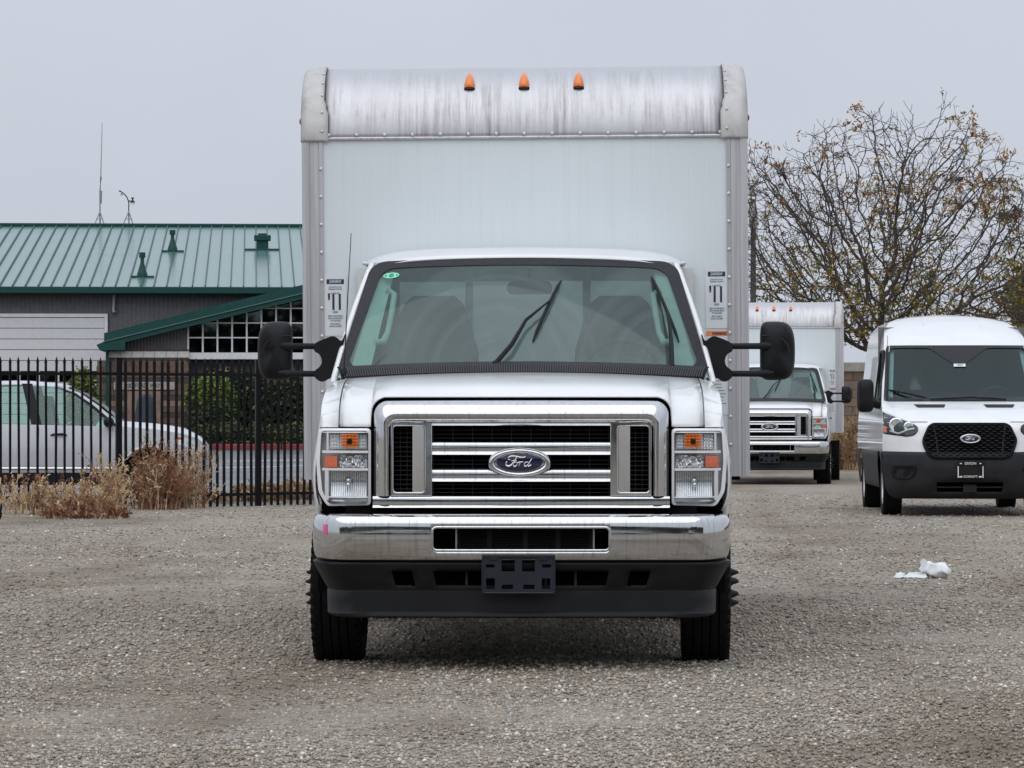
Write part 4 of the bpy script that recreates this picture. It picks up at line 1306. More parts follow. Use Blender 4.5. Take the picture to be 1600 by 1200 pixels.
    # height labels, printed in mirror writing
    def label(cx, cz, orange, k=1.0):
        yl = BY - .002
        mb = MB(); mb.prism([(cx - .062, cz - .172), (cx + .062, cz - .172), (cx + .062, cz + .172), (cx - .062, cz + .172)], [], lambda a, b_, d: L(a, d, b_), yl - .0015, yl)
        mb.build('warning_label', 'label_white', bxo, smooth=0)
        def grp(lst, mat, name):
            m_ = MB()
            for key, zo, sx in lst:
                put_text(m_, key, cx, yl - .0032 + dy, cz + zo + dz, True, sx)
            m_.build(name, mat, bxo, smooth=0)
        mb = MB(); mb.prism([(cx - .048, cz + .116), (cx + .048, cz + .116), (cx + .048, cz + .143), (cx - .048, cz + .143)], [], lambda a, b_, d: L(a, d, b_), yl - .0025, yl - .0016); mb.build('label_heading', 'label_navy', bxo, smooth=0)
        m_ = MB(); vs, fs = TXT['warning']; m_.add([(cx - p[0] * .33, yl - .0035 + dy, cz + .1295 + dz + p[1] * .62) for p in vs], fs); m_.build('label_lettering', 'label_white', bxo, smooth=0)
        grp([('l1', .099, .55), ('l2', .087, .62), ('l3', .064, .55), ('eleven', .012, .60), ('high', -.040, .62), ('l4', -.062, .62), ('l5', -.075, .62), ('l6', -.088, .75), ('l7', -.106, .85), ('l8', -.119, .75)], 'label_navy', 'label_lettering')
        if orange:
            zo = cz - .202
            mb = MB(); mb.prism([(cx - .060, zo - .012), (cx + .060, zo - .012), (cx + .060, zo + .014), (cx - .060, zo + .014)], [], lambda a, b_, d: L(a, d, b_), yl - .0020, yl); mb.build('caution_heading', 'label_orange', bxo, smooth=0)
            m_ = MB(); vs, fs = TXT['warning_orange']; m_.add([(cx + .012 + p[0] * .46, yl - .0035 + dy, zo + dz + p[1] * .62) for p in vs], fs); m_.build('caution_lettering', 'label_navy', bxo, smooth=0)
            mb = MB(); mb.prism([(cx - .060, zo - .45), (cx + .060, zo - .45), (cx + .060, zo - .013), (cx - .060, zo - .013)], [], lambda a, b_, d: L(a, d, b_), yl - .0012, yl); mb.build('caution_label', 'label_white', bxo, smooth=0)
            m_ = MB()
            for k_ in range(22):
                w_ = .05 * (.7 + .3 * random.random())
                m_.box(cx - .052, cx - .052 + 2 * w_, yl - .0022 + dy, yl - .0013 + dy, zo - .03 - k_ * .018 + dz, zo - .0265 - k_ * .018 + dz)
            m_.build('caution_print', 'seat_grey', bxo, smooth=0)
    label(-1.058, Z(474, BY), False)
    label(1.062, Z(467, BY), True)
    return root

t1 = empty('box_truck', (.043, 18.6, 0), -.0113)
make_truck(t1, roll=R(-.45))
tag(t1, 'large white box truck facing the viewer in the middle of the yard', 'truck')

t2 = empty('box_truck', ((1203 - 800) * 67.0 / 6000, 67.0, 0), -R(5.3))
make_truck(t2, box_top=3.30, nose_z=2.80, box_bottom=.90, nose_depth=.5)
tag(t2, 'smaller distant white box truck parked between the big truck and the van', 'truck')

# ------------------------------------------------------------------ panel van
def make_van(root, text=True):
    ytab = [(.22, .20), (.27, .13), (.34, .07), (.5, .02), (.62, .0), (.74, .015), (.80, .03), (.95, .055), (1.08, .10), (1.14, .16), (1.20, .29), (1.27, .50), (1.34, .74), (1.405, .98), (1.42, 1.03),
            (2.085, 1.80), (2.14, 1.90), (2.22, 2.08), (2.32, 2.40), (2.42, 2.85), (2.50, 3.4), (2.54, 4.0)]
    htab = [(.22, .88), (.27, .95), (.34, .99), (.6, 1.02), (.9, 1.03), (1.15, 1.02), (1.35, 1.00), (1.42, .985), (2.085, .905), (2.2, .885), (2.32, .85), (2.42, .76), (2.48, .62), (2.52, .40), (2.54, .16)]
    ctab = [(.22, .30), (.5, .42), (.8, .40), (1.1, .34), (1.3, .26), (1.42, .24), (2.08, .22), (2.3, .35), (2.54, .5)]
    def F(x, z, off=0.0):
        h = interp(z, htab)
        u = min(1, abs(x) / h)
        y = interp(z, ytab) + interp(z, ctab) * (.35 * u * u + .65 * u ** 6)
        return (x, y - off, z + off * .5)
    LEN = 5.6
    zs_up = [.78, .84, .9, .95, 1.02, 1.08, 1.11, 1.14, 1.17, 1.20, 1.235, 1.27, 1.305, 1.34, 1.375, 1.405, 1.42] + frange(1.42, 2.085, 8)[1:] + [2.11, 2.14, 2.18, 2.22, 2.27, 2.32, 2.37, 2.42, 2.45, 2.48, 2.50, 2.52, 2.54]
    us = [-1, -.992, -.975, -.95, -.91, -.86, -.8] + frange(-.7, .7, 14) + [.8, .86, .91, .95, .975, .992, 1]
    def G(u, z): return F(u * interp(z, htab), z)
    mb = MB()
    mb.grid(G, us, zs_up, skip=lambda u, z: 1.42 < z < 2.085 and abs(u) < .95)
    # side walls and roof carried back
    for s in (-1, 1):
        def side(v, z):
            f = G(s, z); y = lerp(f[1], LEN, v)
            bow = .0
            return (f[0], y, z)
        mb.grid(side, [0, .05, .1, .2, .3, .45, .6, .75, .9, .97, 1], zs_up, skip=lambda v, z: 1.45 < z < 1.98 and .05 < v < .2)
    ring = [G(-1, z) for z in zs_up] + [G(1, z) for z in reversed(zs_up)]
    mb.loft([[(p[0] , LEN, p[2]) for p in ring], [(p[0] * .97, LEN + .05, p[2] * .99 + .01) for p in ring]], closed=True, cap=True)
    top = interp(2.54, htab)
    mb.add([(-top, 4.0 + .5, 2.54), (top, 4.0 + .5, 2.54), (top, LEN, 2.54), (-top, LEN, 2.54)], [(0, 1, 2, 3)])
    mb.build('body', 'white_paint', root, smooth=32, recalc=True)
    # black bumper and side cladding
    zs_lo = [.22, .25, .27, .30, .34, .42, .5, .56, .62, .68, .74, .78]
    mb = MB(); mb.grid(lambda u, z: (lambda p: (p[0], p[1] - .012, p[2] + (.012 * abs(u) ** 2 if z > .77 else 0)))(G(u, z)), us, zs_lo, skip=lambda u, z: abs(u) < .40 and .30 < z < .42)
    bp = mb.build('front_bumper', 'grey_plastic', root, smooth=40, solid=.01)
    mb = MB(); mb.box(-.45, .45, .20, .22, .27, .48); mb.build('bumper_back', 'black_gap', bp, smooth=0)
    mb = MB(); mb.loft([[(x, .13, .368), (x, .10, .366), (x, .10, .352), (x, .13, .350)] for x in frange(-.42, .42, 6)]); mb.loft([[(x, .08, .40), (x, .06, .38), (x, .06, .30), (x, .10, .29)] for x in (-.08, .08)])
    mb.build('lower_grille', 'grey_plastic', bp, smooth=30)
    for s in (-1, 1):
        def F2(x, z, o=0.0): return F(s * abs(x), z, o)
        # fog lamp recess
        oo = roundpoly([(.935, .605), (.66, .605), (.625, .57), (.69, .45), (.76, .43), (.90, .44), (.945, .50)], .03)
        ii = [(lerp(.79, x, .62), lerp(.515, z, .55)) for x, z in oo]
        i2 = [(lerp(.79, x, .5), lerp(.515, z, .42)) for x, z in oo]
        mb = MB(); mb.loft([[F2(x, z, .014) for x, z in oo], [F2(x, z, .040) for x, z in [(lerp(.79, a, .93), lerp(.515, b_, .93)) for a, b_ in oo]], [F2(x, z, .030) for x, z in ii], [F2(x, z, .018) for x, z in i2]], cap=False)
        mb.build('fog_lamp_surround', 'black_plastic', bp, smooth=40)
        mb = MB(); mb.blob(i2, lambda x, z: F2(x, z, .019), 3, .01); mb.build('fog_lamp_blank', 'black_plastic', bp, smooth=40)
        # side cladding with wheel arches
        def zl(y):
            for wy in (1.0, 4.75):
                if abs(y - wy) < .43: return .36 + math.sqrt(max(0, .43 ** 2 - (y - wy) ** 2))
            return .33
        ys = sorted(set(frange(.5, LEN, 50) + [.572, 1.428, 4.322, 5.178]))
        mb = MB(); mb.grid(lambda y, t_: (lambda z: (s * (interp(z, htab) + .008), y, z))(lerp(zl(y), .782, t_)), ys, frange(0, 1, 7))
        mb.build('side_cladding', 'grey_plastic', root, smooth=40, solid=.008)
        mb = MB(); mb.box(*sorted((s * .55, s * .60)), .45, 5.3, .25, .80)
        for wy in (1.0, 4.75):
            mb.grid(lambda a, v: (s * lerp(.55, 1.0, v), wy + .44 * math.cos(a), .36 + .44 * math.sin(a)), frange(0, PI, 12), [0, 1])
        mb.build('wheel_well', 'black_gap', root, smooth=30)
        # headlight
        hl = roundpoly([(1.035, 1.275), (1.0, 1.262), (.70, 1.135), (.625, 1.10), (.612, 1.04), (.66, .985), (.74, .965), (1.01, .998), (1.035, 1.02)], .03)
        hl = [(min(a, interp(b_, htab) - .002), b_) for a, b_ in densify(hl, .04)]
        mb = MB(); mb.blob(hl, lambda x, z: F2(x, z, .004), 6, .03); h_ = mb.build('headlight', 'dark_metal', root, smooth=40)
        mb = MB()
        c1 = F2(.87, 1.105, .012); mb.lathe([(.085, .02), (.088, .004), (.075, -.002), (.055, .012), (.02, .016), (0, .016)], (c1[0], c1[1], c1[2]), 'y', 20)
        c2 = F2(.73, 1.085, .012); mb.lathe([(.055, .02), (.058, .004), (.048, -.002), (.03, .01), (0, .012)], (c2[0], c2[1], c2[2]), 'y', 20)
        mb.build('lamp_reflector', 'reflector', h_, smooth=30)
        mb = MB(); mb.tube([F2(x, z, .016) for x, z in ((.94, 1.03), (.85, .998), (.79, 1.02), (.74, 1.045), (.66, 1.06))], .012, 6); mb.build('lamp_trim', 'plate_silver', h_, smooth=50)
        mb = MB(); mb.blob(roundpoly([(1.02, 1.09), (.985, 1.09), (.98, 1.01), (1.02, 1.01)], .01), lambda x, z: F2(x, z, .014), 3, .01); mb.build('side_marker', 'amber_orange', h_, smooth=30)
        mb = MB(); mb.blob(hl, lambda x, z: F2(x, z, .034), 6, .03); mb.build('lens', 'lens_clear', h_, smooth=50)
        # mirror
        def mring(k, y): return [(s * (1.19 + .105 * k * math.copysign(abs(math.cos(a)) ** .45, math.cos(a))), y, 1.47 + .205 * k * math.copysign(abs(math.sin(a)) ** .45, math.sin(a))) for a in frange(0, 2 * PI, 28)[:-1]]
        mb = MB(); mb.loft([mring(.4, 1.08), mring(.8, 1.09), mring(.97, 1.13), mring(1, 1.18), mring(.95, 1.26)]); mr = mb.build('mirror', 'black_plastic', root, smooth=50)
        mb = MB(); mb.tube([(s * .98, 1.30, 1.36), (s * 1.06, 1.22, 1.36), (s * 1.12, 1.18, 1.40)], [.06, .05, .05], 8); mb.build('mirror_arm', 'black_plastic', mr, smooth=50)
        # door glass, quarter glass
        def sw(y, z): return (s * (interp(z, htab) - .004), y, z)
        mb = MB(); mb.add([sw(1.40, 1.44), sw(2.35, 1.44), sw(2.35, 2.0), sw(1.95, 2.0)], [(0, 1, 2, 3)]); mb.build('side_window', 'van_glass', root, smooth=0, solid=.004)
        mb = MB()
        for (y0, z0, y1, z1) in ((1.35, 1.43, 1.92, 2.03), (1.92, 2.03, 2.38, 2.03), (2.38, 2.03, 2.38, 1.40), (1.35, 1.43, 2.38, 1.42)):
            mb.tube([(s * (interp(z0, htab) + .004), y0, z0), (s * (interp(z1, htab) + .004), y1, z1)], .022, 5)
        mb.build('window_seal', 'black_plastic', root, smooth=40)
        mb = MB(); mb.prism([(2.9, 1.45), (4.0, 1.45), (4.0, 1.98), (2.98, 1.98)], [], lambda a, b_, d: (s * (interp(b_, htab) + d), a, b_), -.002, .006); mb.build('side_panel_recess', 'plate_silver', root, smooth=0)
        for wy in (1.0, 4.75):
            wheel(root, s * .885, wy, .36, .36, .235, s, 0, rim='plate_silver')
    # grille
    def hexa(k=1.0, dx=0.0):
        p = [(-.44, 1.125), (.44, 1.125), (.50, 1.09), (.575, .925), (.565, .86), (.50, .715), (.42, .682), (-.42, .682), (-.50, .715), (-.565, .86), (-.575, .925), (-.50, 1.09)]
        return densify(roundpoly([(x * (1 - dx), .905 + (z - .905) * k) for x, z in p], .03), .08)
    og = hexa(1.0); n_ = len(og)
    ig = [(x * .93, .905 + (z - .905) * .86) for x, z in og]
    mb = MB(); mb.blob(og, lambda x, z: F(x, z, .014), 10, 0); gr = mb.build('grille', 'black_gap', root, smooth=40)
    mb = MB(); mb.loft([[F(x, z, -.01) for x, z in og], [F(x, z, .03) for x, z in og], [F(x, z, .045) for x, z in [(lerp(a[0], b_[0], .4), lerp(a[1], b_[1], .4)) for a, b_ in zip(og, ig)]], [F(x, z, .018) for x, z in ig]], cap=False)
    mb.build('grille_frame', 'black_plastic', gr, smooth=40)
    mb = MB()
    for k in range(15):
        z = .715 + k * .0275
        hwz = interp(z, [(.69, .42), (.715, .46), (.86, .53), (.925, .54), (1.09, .47), (1.12, .42)])
        nseg = 22
        for j in range(nseg):
            x0 = lerp(-hwz, hwz, j / nseg); x1 = lerp(-hwz, hwz, (j + 1) / nseg)
            if (j + k) % 2: continue
            a = F(x0, z, .026); b_ = F(x1, z, .026)
            mb.loft([[(p[0], p[1], p[2] + .008), (p[0], p[1] - .006, p[2]), (p[0], p[1], p[2] - .008), (p[0], p[1] + .02, p[2])] for p in (a, b_)])
    gm = mb.build('grille_mesh', 'black_plastic', gr, smooth=0); gm['kind'] = 'stuff'
    for s in (-1, 1):
        mb = MB(); mb.tube([F(s * .43, 1.085, .02), F(s * .40, .90, .02), F(s * .385, .72, .02)], .010, 6); mb.build('grille_strut', 'grey_plastic', gr, smooth=50)
    p = F(0, .945, .06); emblem(gr, 0, p[1] - .01, .945, .26, scale_letter=1.2)
    # number plate frame
    p = F(0, .60, .03)[1]
    x1, z0, z1 = .155, .475, .665
    mb = MB(); mb.box(-x1, x1, p - .004, p + .02, z0, z1); pl = mb.build('number_plate', 'dark_metal', root, smooth=0)
    mb = MB(); mb.prism([(-x1 - .004, z0 - .006), (x1 + .004, z0 - .006), (x1 + .004, z1 + .004), (-x1 - .004, z1 + .004)], [[(-x1 + .016, z0 + .036), (x1 - .016, z0 + .036), (x1 - .016, z1 - .038), (-x1 + .016, z1 - .038)]], lambda a, b_, d: (a, d, b_), p - .012, p - .005)
    mb.build('plate_frame', 'dark_metal', pl, smooth=0)
    mb = MB(); put_text(mb, 'dixon', 0, p - .0135, z1 - .018); put_text(mb, 'dealer', 0, p - .0135, z0 + .014)
    for s in (-1, 1):
        mb.box(*sorted((s * x1, s * (x1 - .012))), p - .014, p - .0125, z0, z1 - .05); mb.box(*sorted((s * .135, s * .10)), p - .014, p - .0125, z0 + .004, z0 + .022)
        mb.box(*sorted((s * .13, s * .105)), p - .014, p - .0125, z1 - .024, z1 - .012)
    mb.build('plate_lettering', 'rim_white', pl, smooth=0)
    # hood vents
    for s in (-1, 1):
        ol = roundpoly([(s * .23, 1.36), (s * .62, 1.36), (s * .58, 1.322), (s * .26, 1.322)], .01)
        mb = MB(); mb.blob(densify(ol, .06), lambda x, z: F(x, z, .006), 4, .02); mb.build('hood_vent', 'black_plastic', root, smooth=30)
    mb = MB(); mb.tube([F(x, 1.145, .004) for x in frange(-1.0, -.5, 8)], .004, 4); mb.tube([F(x, 1.145, .004) for x in frange(.5, 1.0, 8)], .004, 4); mb.build('hood_seam', 'dark_metal', root, smooth=0)
    # roof ribs
    for x in (-.36, .36):
        mb = MB(); mb.tube([F(x, z, .006) for z in (2.36, 2.40, 2.44, 2.47)], [.002, .008, .008, .002], 5); mb.build('roof_rib', 'white_paint', root, smooth=50)
    for s in (-1, 1):
        mb = MB(); mb.tube([(lambda q: (q[0], q[1] - .006, q[2]))(G(s * .93, z)) for z in frange(2.02, 2.28, 8)], .006, 5); mb.build('roof_seam', 'white_paint', root, smooth=50)
    # windshield
    def Wv(u, v, off=0.0):
        z = lerp(1.405, 2.10, v); h = interp(z, htab) * .975
        q = F(u * h, z, off)
        return q
    mb = MB(); mb.grid(lambda u, v: Wv(u, v, .004), frange(-1, 1, 24), frange(0, 1, 10)); ws = mb.build('windshield', 'van_glass', root, smooth=60)
    ou = densify(rrect(-1, 1, -.01, 1.0, .06, 5), .06)
    top_ = []
    iu = []
    for x, z in ou:
        a = x * .945; b_ = .055 + (z + .01) / 1.01 * .895
        if b_ > .90 and abs(a) < .42:
            b_ = min(b_, .945 - .30 * max(0, 1 - max(0, abs(a) - .07) / .33))
        iu.append((a, b_))
    mb = MB(); mb.loft([[Wv(u, v, .0) for u, v in ou], [Wv(u, v, .010) for u, v in ou], [Wv(u, v, .009) for u, v in iu], [Wv(u, v, .004) for u, v in iu]], cap=False)
    mb.build('windshield_border', 'frit', ws, smooth=40)
    q = Wv(0, .62, .012); mb = MB(); mb.loft([[Wv(a / .9, b_, .012) for a, b_ in ((-.072, .605), (.072, .605), (.072, .658), (-.072, .658))], [Wv(a / .9, b_, .016) for a, b_ in ((-.072, .605), (.072, .605), (.072, .658), (-.072, .658))]]); mb.build('stock_sticker', 'label_white', ws, smooth=0)
    mb = MB(); vs, fs = TXT['stock']; mb.add([Wv(p_[0] / .9 * .8, .632 + p_[1] * .9, .020) for p_ in vs], fs); mb.build('sticker_number', 'sticker_dark_green', ws, smooth=0)
    mb = MB(); mb.tube([Wv(-.95, .18, .03), Wv(-.70, .10, .045), Wv(-.50, .03, .05)], [.006, .014, .016], 6); mb.tube([Wv(-.94, .17, .02), Wv(-.42, .02, .02)], .008, 5); mb.build('wiper', 'black_plastic', root, smooth=40)
    mb = MB(); mb.tube([Wv(-.42, .012, .03), Wv(.1, .03, .045), Wv(.55, .012, .03)], [.008, .014, .008], 6); mb.build('wiper', 'black_plastic', root, smooth=40)
    mb = MB(); mb.tube([(-.93, 1.18, 1.40), (-.92, 1.20, 1.46), (-.90, 1.45, 2.22)], [.018, .006, .003], 6); mb.build('antenna', 'black_plastic', root, smooth=50)
    # cabin
    mb = MB()
    mb.box(-.93, .93, 2.75, 2.78, .7, 2.35); mb.build('partition', 'seat_grey', root, smooth=0)
    mb = MB(); mb.loft([[(x, 1.02, 1.30), (x, 1.20, 1.42), (x, 1.55, 1.45), (x, 1.62, 1.30), (x, 1.5, .95), (x, 1.1, .95)] for x in frange(-.93, .93, 8)]); mb.build('dashboard', 'dash_grey', root, smooth=40)
    mb = MB(); rot = Matrix.Rotation(R(38), 3, 'X'); mb.tube([Vector((.45, 1.62, 1.42)) + rot @ Vector((.2 * math.cos(a), 0, .2 * math.sin(a))) for a in frange(0, 2 * PI, 24)[:-1]], .016, 6, closed=True); mb.build('steering_wheel', 'dash_grey', root, smooth=50)
    for x in (-.45, .45):
        mb = MB(); mb.loft([[(x + a, 2.3 + (z - 1) * .15 + b_, z) for a, b_ in rrect(-w_, w_, -.06, .08, .04, 3)] for z, w_ in ((.9, .25), (1.45, .25), (1.6, .2), (1.62, .13), (1.8, .13), (1.84, .09))]); mb.build('seat', 'seat_dark', root, smooth=50)
    for s in (-1, 1):
        mb = MB(); mb.loft([[(lambda q_: (q_[0] * k_, q_[1] + d_, q_[2]))(Wv(s * .96, v)) for k_, d_ in ((.98, .04), (.92, .05), (.92, .12), (.99, .12))] for v in frange(0, 1, 6)]); mb.build('pillar_trim', 'trim_pale', root, smooth=40)
    mb = MB(); mb.box(-.9, .9, .9, 2.75, .55, .6); mb.box(-.5, .5, .5, 5.3, .30, .36); mb.build('underbody', 'black_gap', root, smooth=0)
    return root

van = empty('panel_van', ((1516 - 800) * 46.3 / 6000, 46.3, 0), -R(1.8))
make_van(van)
tag(van, 'white panel van with black grille and black bumper at the right edge', 'van')

# ------------------------------------------------------------------ silver car behind the fence (x = length, nose at +x; side seen at -y)
def make_car(root):
    # x measured from the nose backwards as negative
    def zlow(x):
        for wx in (-.80, -3.42):
            if abs(x - wx) < .40: return .36 + math.sqrt(max(0, .40 ** 2 - (x - wx) ** 2))
        return .27
    belt = [(-4.42, .95), (-4.2, 1.08), (-3.0, 1.09), (-1.55, 1.055), (-1.2, 1.05), (-.7, 1.01), (-.35, .95), (-.15, .88), (-.05, .78), (0, .60)]
    def hw(x, z):
        b_ = interp(x, [(-4.42, .62), (-4.3, .76), (-4.0, .86), (-3, .90), (-1, .90), (-.6, .87), (-.3, .76), (-.1, .60), (0, .42)])
        return b_ - .06 * max(0, (z - .75) / .4) ** 1.5 - .05 * max(0, (.5 - z) / .25) ** 2 + .012 * math.sin(PI * min(1, max(0, (z - .4) / .5)))
    xs = sorted(set(frange(-4.42, 0, 60) + [-1.2, -.4, -3.82, -3.02, -.02, -.06]))
    body = MB()
    for s in (-1, 1):
        body.grid(lambda x, t_: (lambda z: (x, s * hw(x, z), z))(lerp(zlow(x), interp(x, belt), t_)), xs, frange(0, 1, 12))
    body.grid(lambda x, u: (x, u * hw(x, interp(x, belt)), interp(x, belt) + (.075 if x > -1.6 else .0) * (1 - u ** 2) * min(1, max(0, -x / .4))), [x for x in xs if x > -1.56], frange(-1, 1, 10))
    body.grid(lambda s_, t_: (0.0 if True else 0, s_ * hw(0, .5), lerp(.27, .60, t_)), frange(-1, 1, 4), [0, 1])
    body.grid(lambda s_, t_: (-4.42, s_ * hw(-4.42, .6), lerp(.3, .95, t_)), frange(-1, 1, 4), [0, 1])
    body.build('body', 'silver_paint', root, smooth=35)
    MB().box(-4.35, -.1, -.72, .72, .27, .32).box(-4.3, -1.5, -.80, .80, .80, .84).build('floor', 'seat_dark', root, smooth=0)
    # roof and pillars
    rt = [(-4.25, 1.45), (-3.9, 1.58), (-3.2, 1.66), (-2.6, 1.675), (-2.15, 1.64), (-1.95, 1.60)]
    mb = MB(); mb.grid(lambda x, u: (x, u * .66, interp(x, rt) - .05 * u * u), frange(-4.25, -1.95, 12), frange(-1, 1, 10)); mb.build('roof', 'silver_paint', root, smooth=50, solid=.03)
    for s in (-1, 1):
        def pil(pts, w_, mat, name):
            m_ = MB(); m_.loft([[(x - w_, s * y, z), (x - w_, s * (y - .04), z), (x + w_, s * (y - .04), z), (x + w_, s * y, z)] for x, y, z in pts]); return m_.build(name, mat, root, smooth=40)
        pil([(-1.18, .845, 1.03), (-1.55, .77, 1.34), (-1.80, .71, 1.51), (-2.1, .665, 1.62)], .030, 'silver_paint', 'windshield_pillar')
        pil([(-1.26, .847, 1.05), (-1.60, .772, 1.33), (-1.85, .712, 1.495), (-2.1, .672, 1.59)], .028, 'black_plastic', 'window_seal')
        pil([(-2.35, .855, 1.06), (-2.50, .67, 1.64)], .07, 'black_plastic', 'door_pillar')
        pil([(-3.42, .855, 1.08), (-3.52, .67, 1.62)], .05, 'black_plastic', 'door_pillar')
        pil([(-4.15, .83, 1.06), (-4.05, .65, 1.50)], .10, 'silver_paint', 'rear_pillar')
        for (a, b_, c, d) in ((-2.35, -1.28, -2.48, -1.98), (-3.42, -2.35, -3.5, -2.5), (-4.12, -3.42, -4.0, -3.5)):
            mb = MB(); mb.add([(a, s * .838, 1.06), (b_, s * .838, 1.05), (d, s * .672, 1.60), (c, s * .672, 1.61)], [(0, 1, 2, 3)]); mb.build('side_window', 'car_glass', root, smooth=0, solid=.004)
        for hx_ in (-2.05, -3.15):
            mb = MB(); mb.tube([(hx_ - .11, s * .885, .93), (hx_ - .06, s * .905, .945), (hx_ + .06, s * .905, .945), (hx_ + .11, s * .885, .93)], [.010, .016, .018, .012], 6); mb.build('door_handle', 'black_plastic', root, smooth=50)
        for xx in (-1.22, -2.32, -3.36):
            mb = MB(); mb.tube([(xx, s * (hw(xx, z) + .001), z) for z in frange(.42, 1.04, 8)], .004, 4); mb.build('door_seam', 'dark_metal', root, smooth=0)
        mb = MB(); mb.tube([(x, s * (hw(x, .48) + .006), .48) for x in frange(-2.95, -1.3, 8)], .012, 6); mb.build('side_moulding', 'reflector', root, smooth=50)
        mb = MB(); mb.grid(lambda x, t_: (x, s * (hw(x, lerp(.26, .42, t_)) + .006), lerp(.25, .42, t_)), frange(-2.95, -1.3, 6), [0, 1]); mb.build('rocker_panel', 'grey_plastic', root, smooth=0)
        mb = MB(); mb.sphere((-1.36, s * .96, 1.11), .075, .10, .075, 12, 8); mr = mb.build('mirror', 'black_plastic', root, smooth=60)
        for wx in (-.80, -3.42):
            # raised arch lip
            mb = MB(); mb.tube([(wx + .415 * math.cos(a), s * (hw(wx + .415 * math.cos(a), .36 + .415 * math.sin(a)) + .012), .36 + .415 * math.sin(a)) for a in frange(R(-8), R(188), 20)], .030, 6); mb.build('arch_lip', 'silver_paint', root, smooth=60)
            mb = MB(); mb.grid(lambda a, v: (wx + .41 * math.cos(a), s * lerp(.5, .86, v), .36 + .41 * math.sin(a)), frange(0, PI, 12), [0, 1]); mb.add([(wx + .41 * math.cos(a), s * .5, .36 + .41 * math.sin(a)) for a in frange(0, PI, 12)], [tuple(range(13))]); mb.build('wheel_well', 'black_gap', root, smooth=40)
            e = wheel(root, wx, s * .78, .345, .345, .22, 1, R(90) if s > 0 else R(-90), rim='plate_silver')
        mb = MB()
        def hs(x, z): return (x, s * (hw(x, z) + .006), z)
        mb.loft([[hs(x, interp(x, belt) - .045), hs(x, interp(x, belt) - .165)] for x in (-.46, -.38, -.28, -.18, -.10, -.04)], closed=False, cap=False); h_ = mb.build('headlight', 'reflector', root, smooth=40)
        mb = MB(); mb.loft([[(x, s * (hw(x, .9) + .012), interp(x, belt) - .055), (x, s * (hw(x, .9) + .012), interp(x, belt) - .15)] for x in (-.47, -.42, -.36)], closed=False, cap=False); mb.build('turn_signal', 'amber_orange', h_, smooth=40)
    mb = MB(); mb.add([(-1.20, -.80, 1.06), (-1.20, .80, 1.06), (-1.0 - .15, .6, 1.09), (-1.15, -.6, 1.09), (-2.08, .64, 1.60), (-2.08, -.64, 1.60)], [(0, 1, 4, 5)]); mb.build('windshield', 'car_glass', root, smooth=0, solid=.004)
    mb = MB(); mb.add([(-4.38, -.66, 1.0), (-4.38, .66, 1.0), (-4.22, .6, 1.45), (-4.22, -.6, 1.45)], [(0, 1, 2, 3)]); mb.build('rear_window', 'car_glass', root, smooth=0, solid=.004)
    for x in (-2.15, -3.15):
        for y in (-.38, .38):
            mb = MB(); mb.loft([[(x - (z - .8) * .2 + a, y + b_, z) for a, b_ in rrect(-.07, .05, -w_, w_, .04, 3)] for z, w_ in ((.7, .24), (1.15, .24), (1.28, .18), (1.30, .11), (1.44, .11), (1.47, .08))]); mb.build('seat', 'seat_dark', root, smooth=50)
    mb = MB(); mb.box(-1.7, -1.25, -.78, .78, .8, 1.06); mb.build('dashboard', 'dash_grey', root, smooth=0, bevel=.04)
    return root

car = empty('silver_car', (-4.18, 53.45, 0.02), R(2.0))
make_car(car)
tag(car, 'silver car parked side-on behind the black metal fence', 'car')

# ------------------------------------------------------------------ iron fence
fence = empty('metal_fence', (-5.12, 50.0, 0))
tag(fence, 'black picket fence with spear tops at the left of the yard', 'fence')
mb = MB()
hwp = .0145
mb.loft([[(-hwp, -hwp, 0), (hwp, -hwp, 0), (hwp, hwp, 0), (-hwp, hwp, 0)], [(-hwp, -hwp, 1.90), (hwp, -hwp, 1.90), (hwp, hwp, 1.90), (-hwp, hwp, 1.90)], [(-hwp * 1.35, -hwp, 1.915), (hwp * 1.35, -hwp, 1.915), (hwp * 1.35, hwp, 1.915), (-hwp * 1.35, hwp, 1.915)], [(-.001, -.001, 1.985), (.001, -.001, 1.985), (.001, .001, 1.985), (-.001, .001, 1.985)]])
picket_me = mb.mesh('picket', 'fence_black', 0)
ps = .038
post_me = MB().box(-ps, ps, -ps, ps, -.05, 1.95).box(-ps - .006, ps + .006, -ps - .006, ps + .006, 1.95, 1.975).mesh('post', 'fence_black', 0)
fpts = [(-8.9, 48.9), (-7.5, 49.28), (-5.12, 50.0), (-3.42, 51.75), (-1.75, 53.5), (-.1, 55.3), (1.5, 57.1)]
for i, p in enumerate(fpts):
    place(post_me, 'post', fence, (p[0] + 5.12, p[1] - 50, 0), (0, 0, .3))
    if i + 1 < len(fpts):
        q = fpts[i + 1]
        L_ = math.hypot(q[0] - p[0], q[1] - p[1]); an = math.atan2(q[1] - p[1], q[0] - p[0])
        for z, h_ in ((1.765, .020), (.165, .020)):
            m_ = MB().box(0.03, L_ - .03, -.022, .022, z - h_, z + h_)
            o = m_.build('rail', 'fence_black', fence, smooth=0); o.location = (p[0] + 5.12, p[1] - 50, 0); o.rotation_euler = (0, 0, an)
        n_ = int(L_ / .1165)
        for k in range(1, n_):
            t_ = k / n_
            place(picket_me, 'picket', fence, (lerp(p[0], q[0], t_) + 5.12, lerp(p[1], q[1], t_) - 50, random.uniform(-.006, .006)), (random.uniform(-.006, .006), random.uniform(-.007, .007), an))

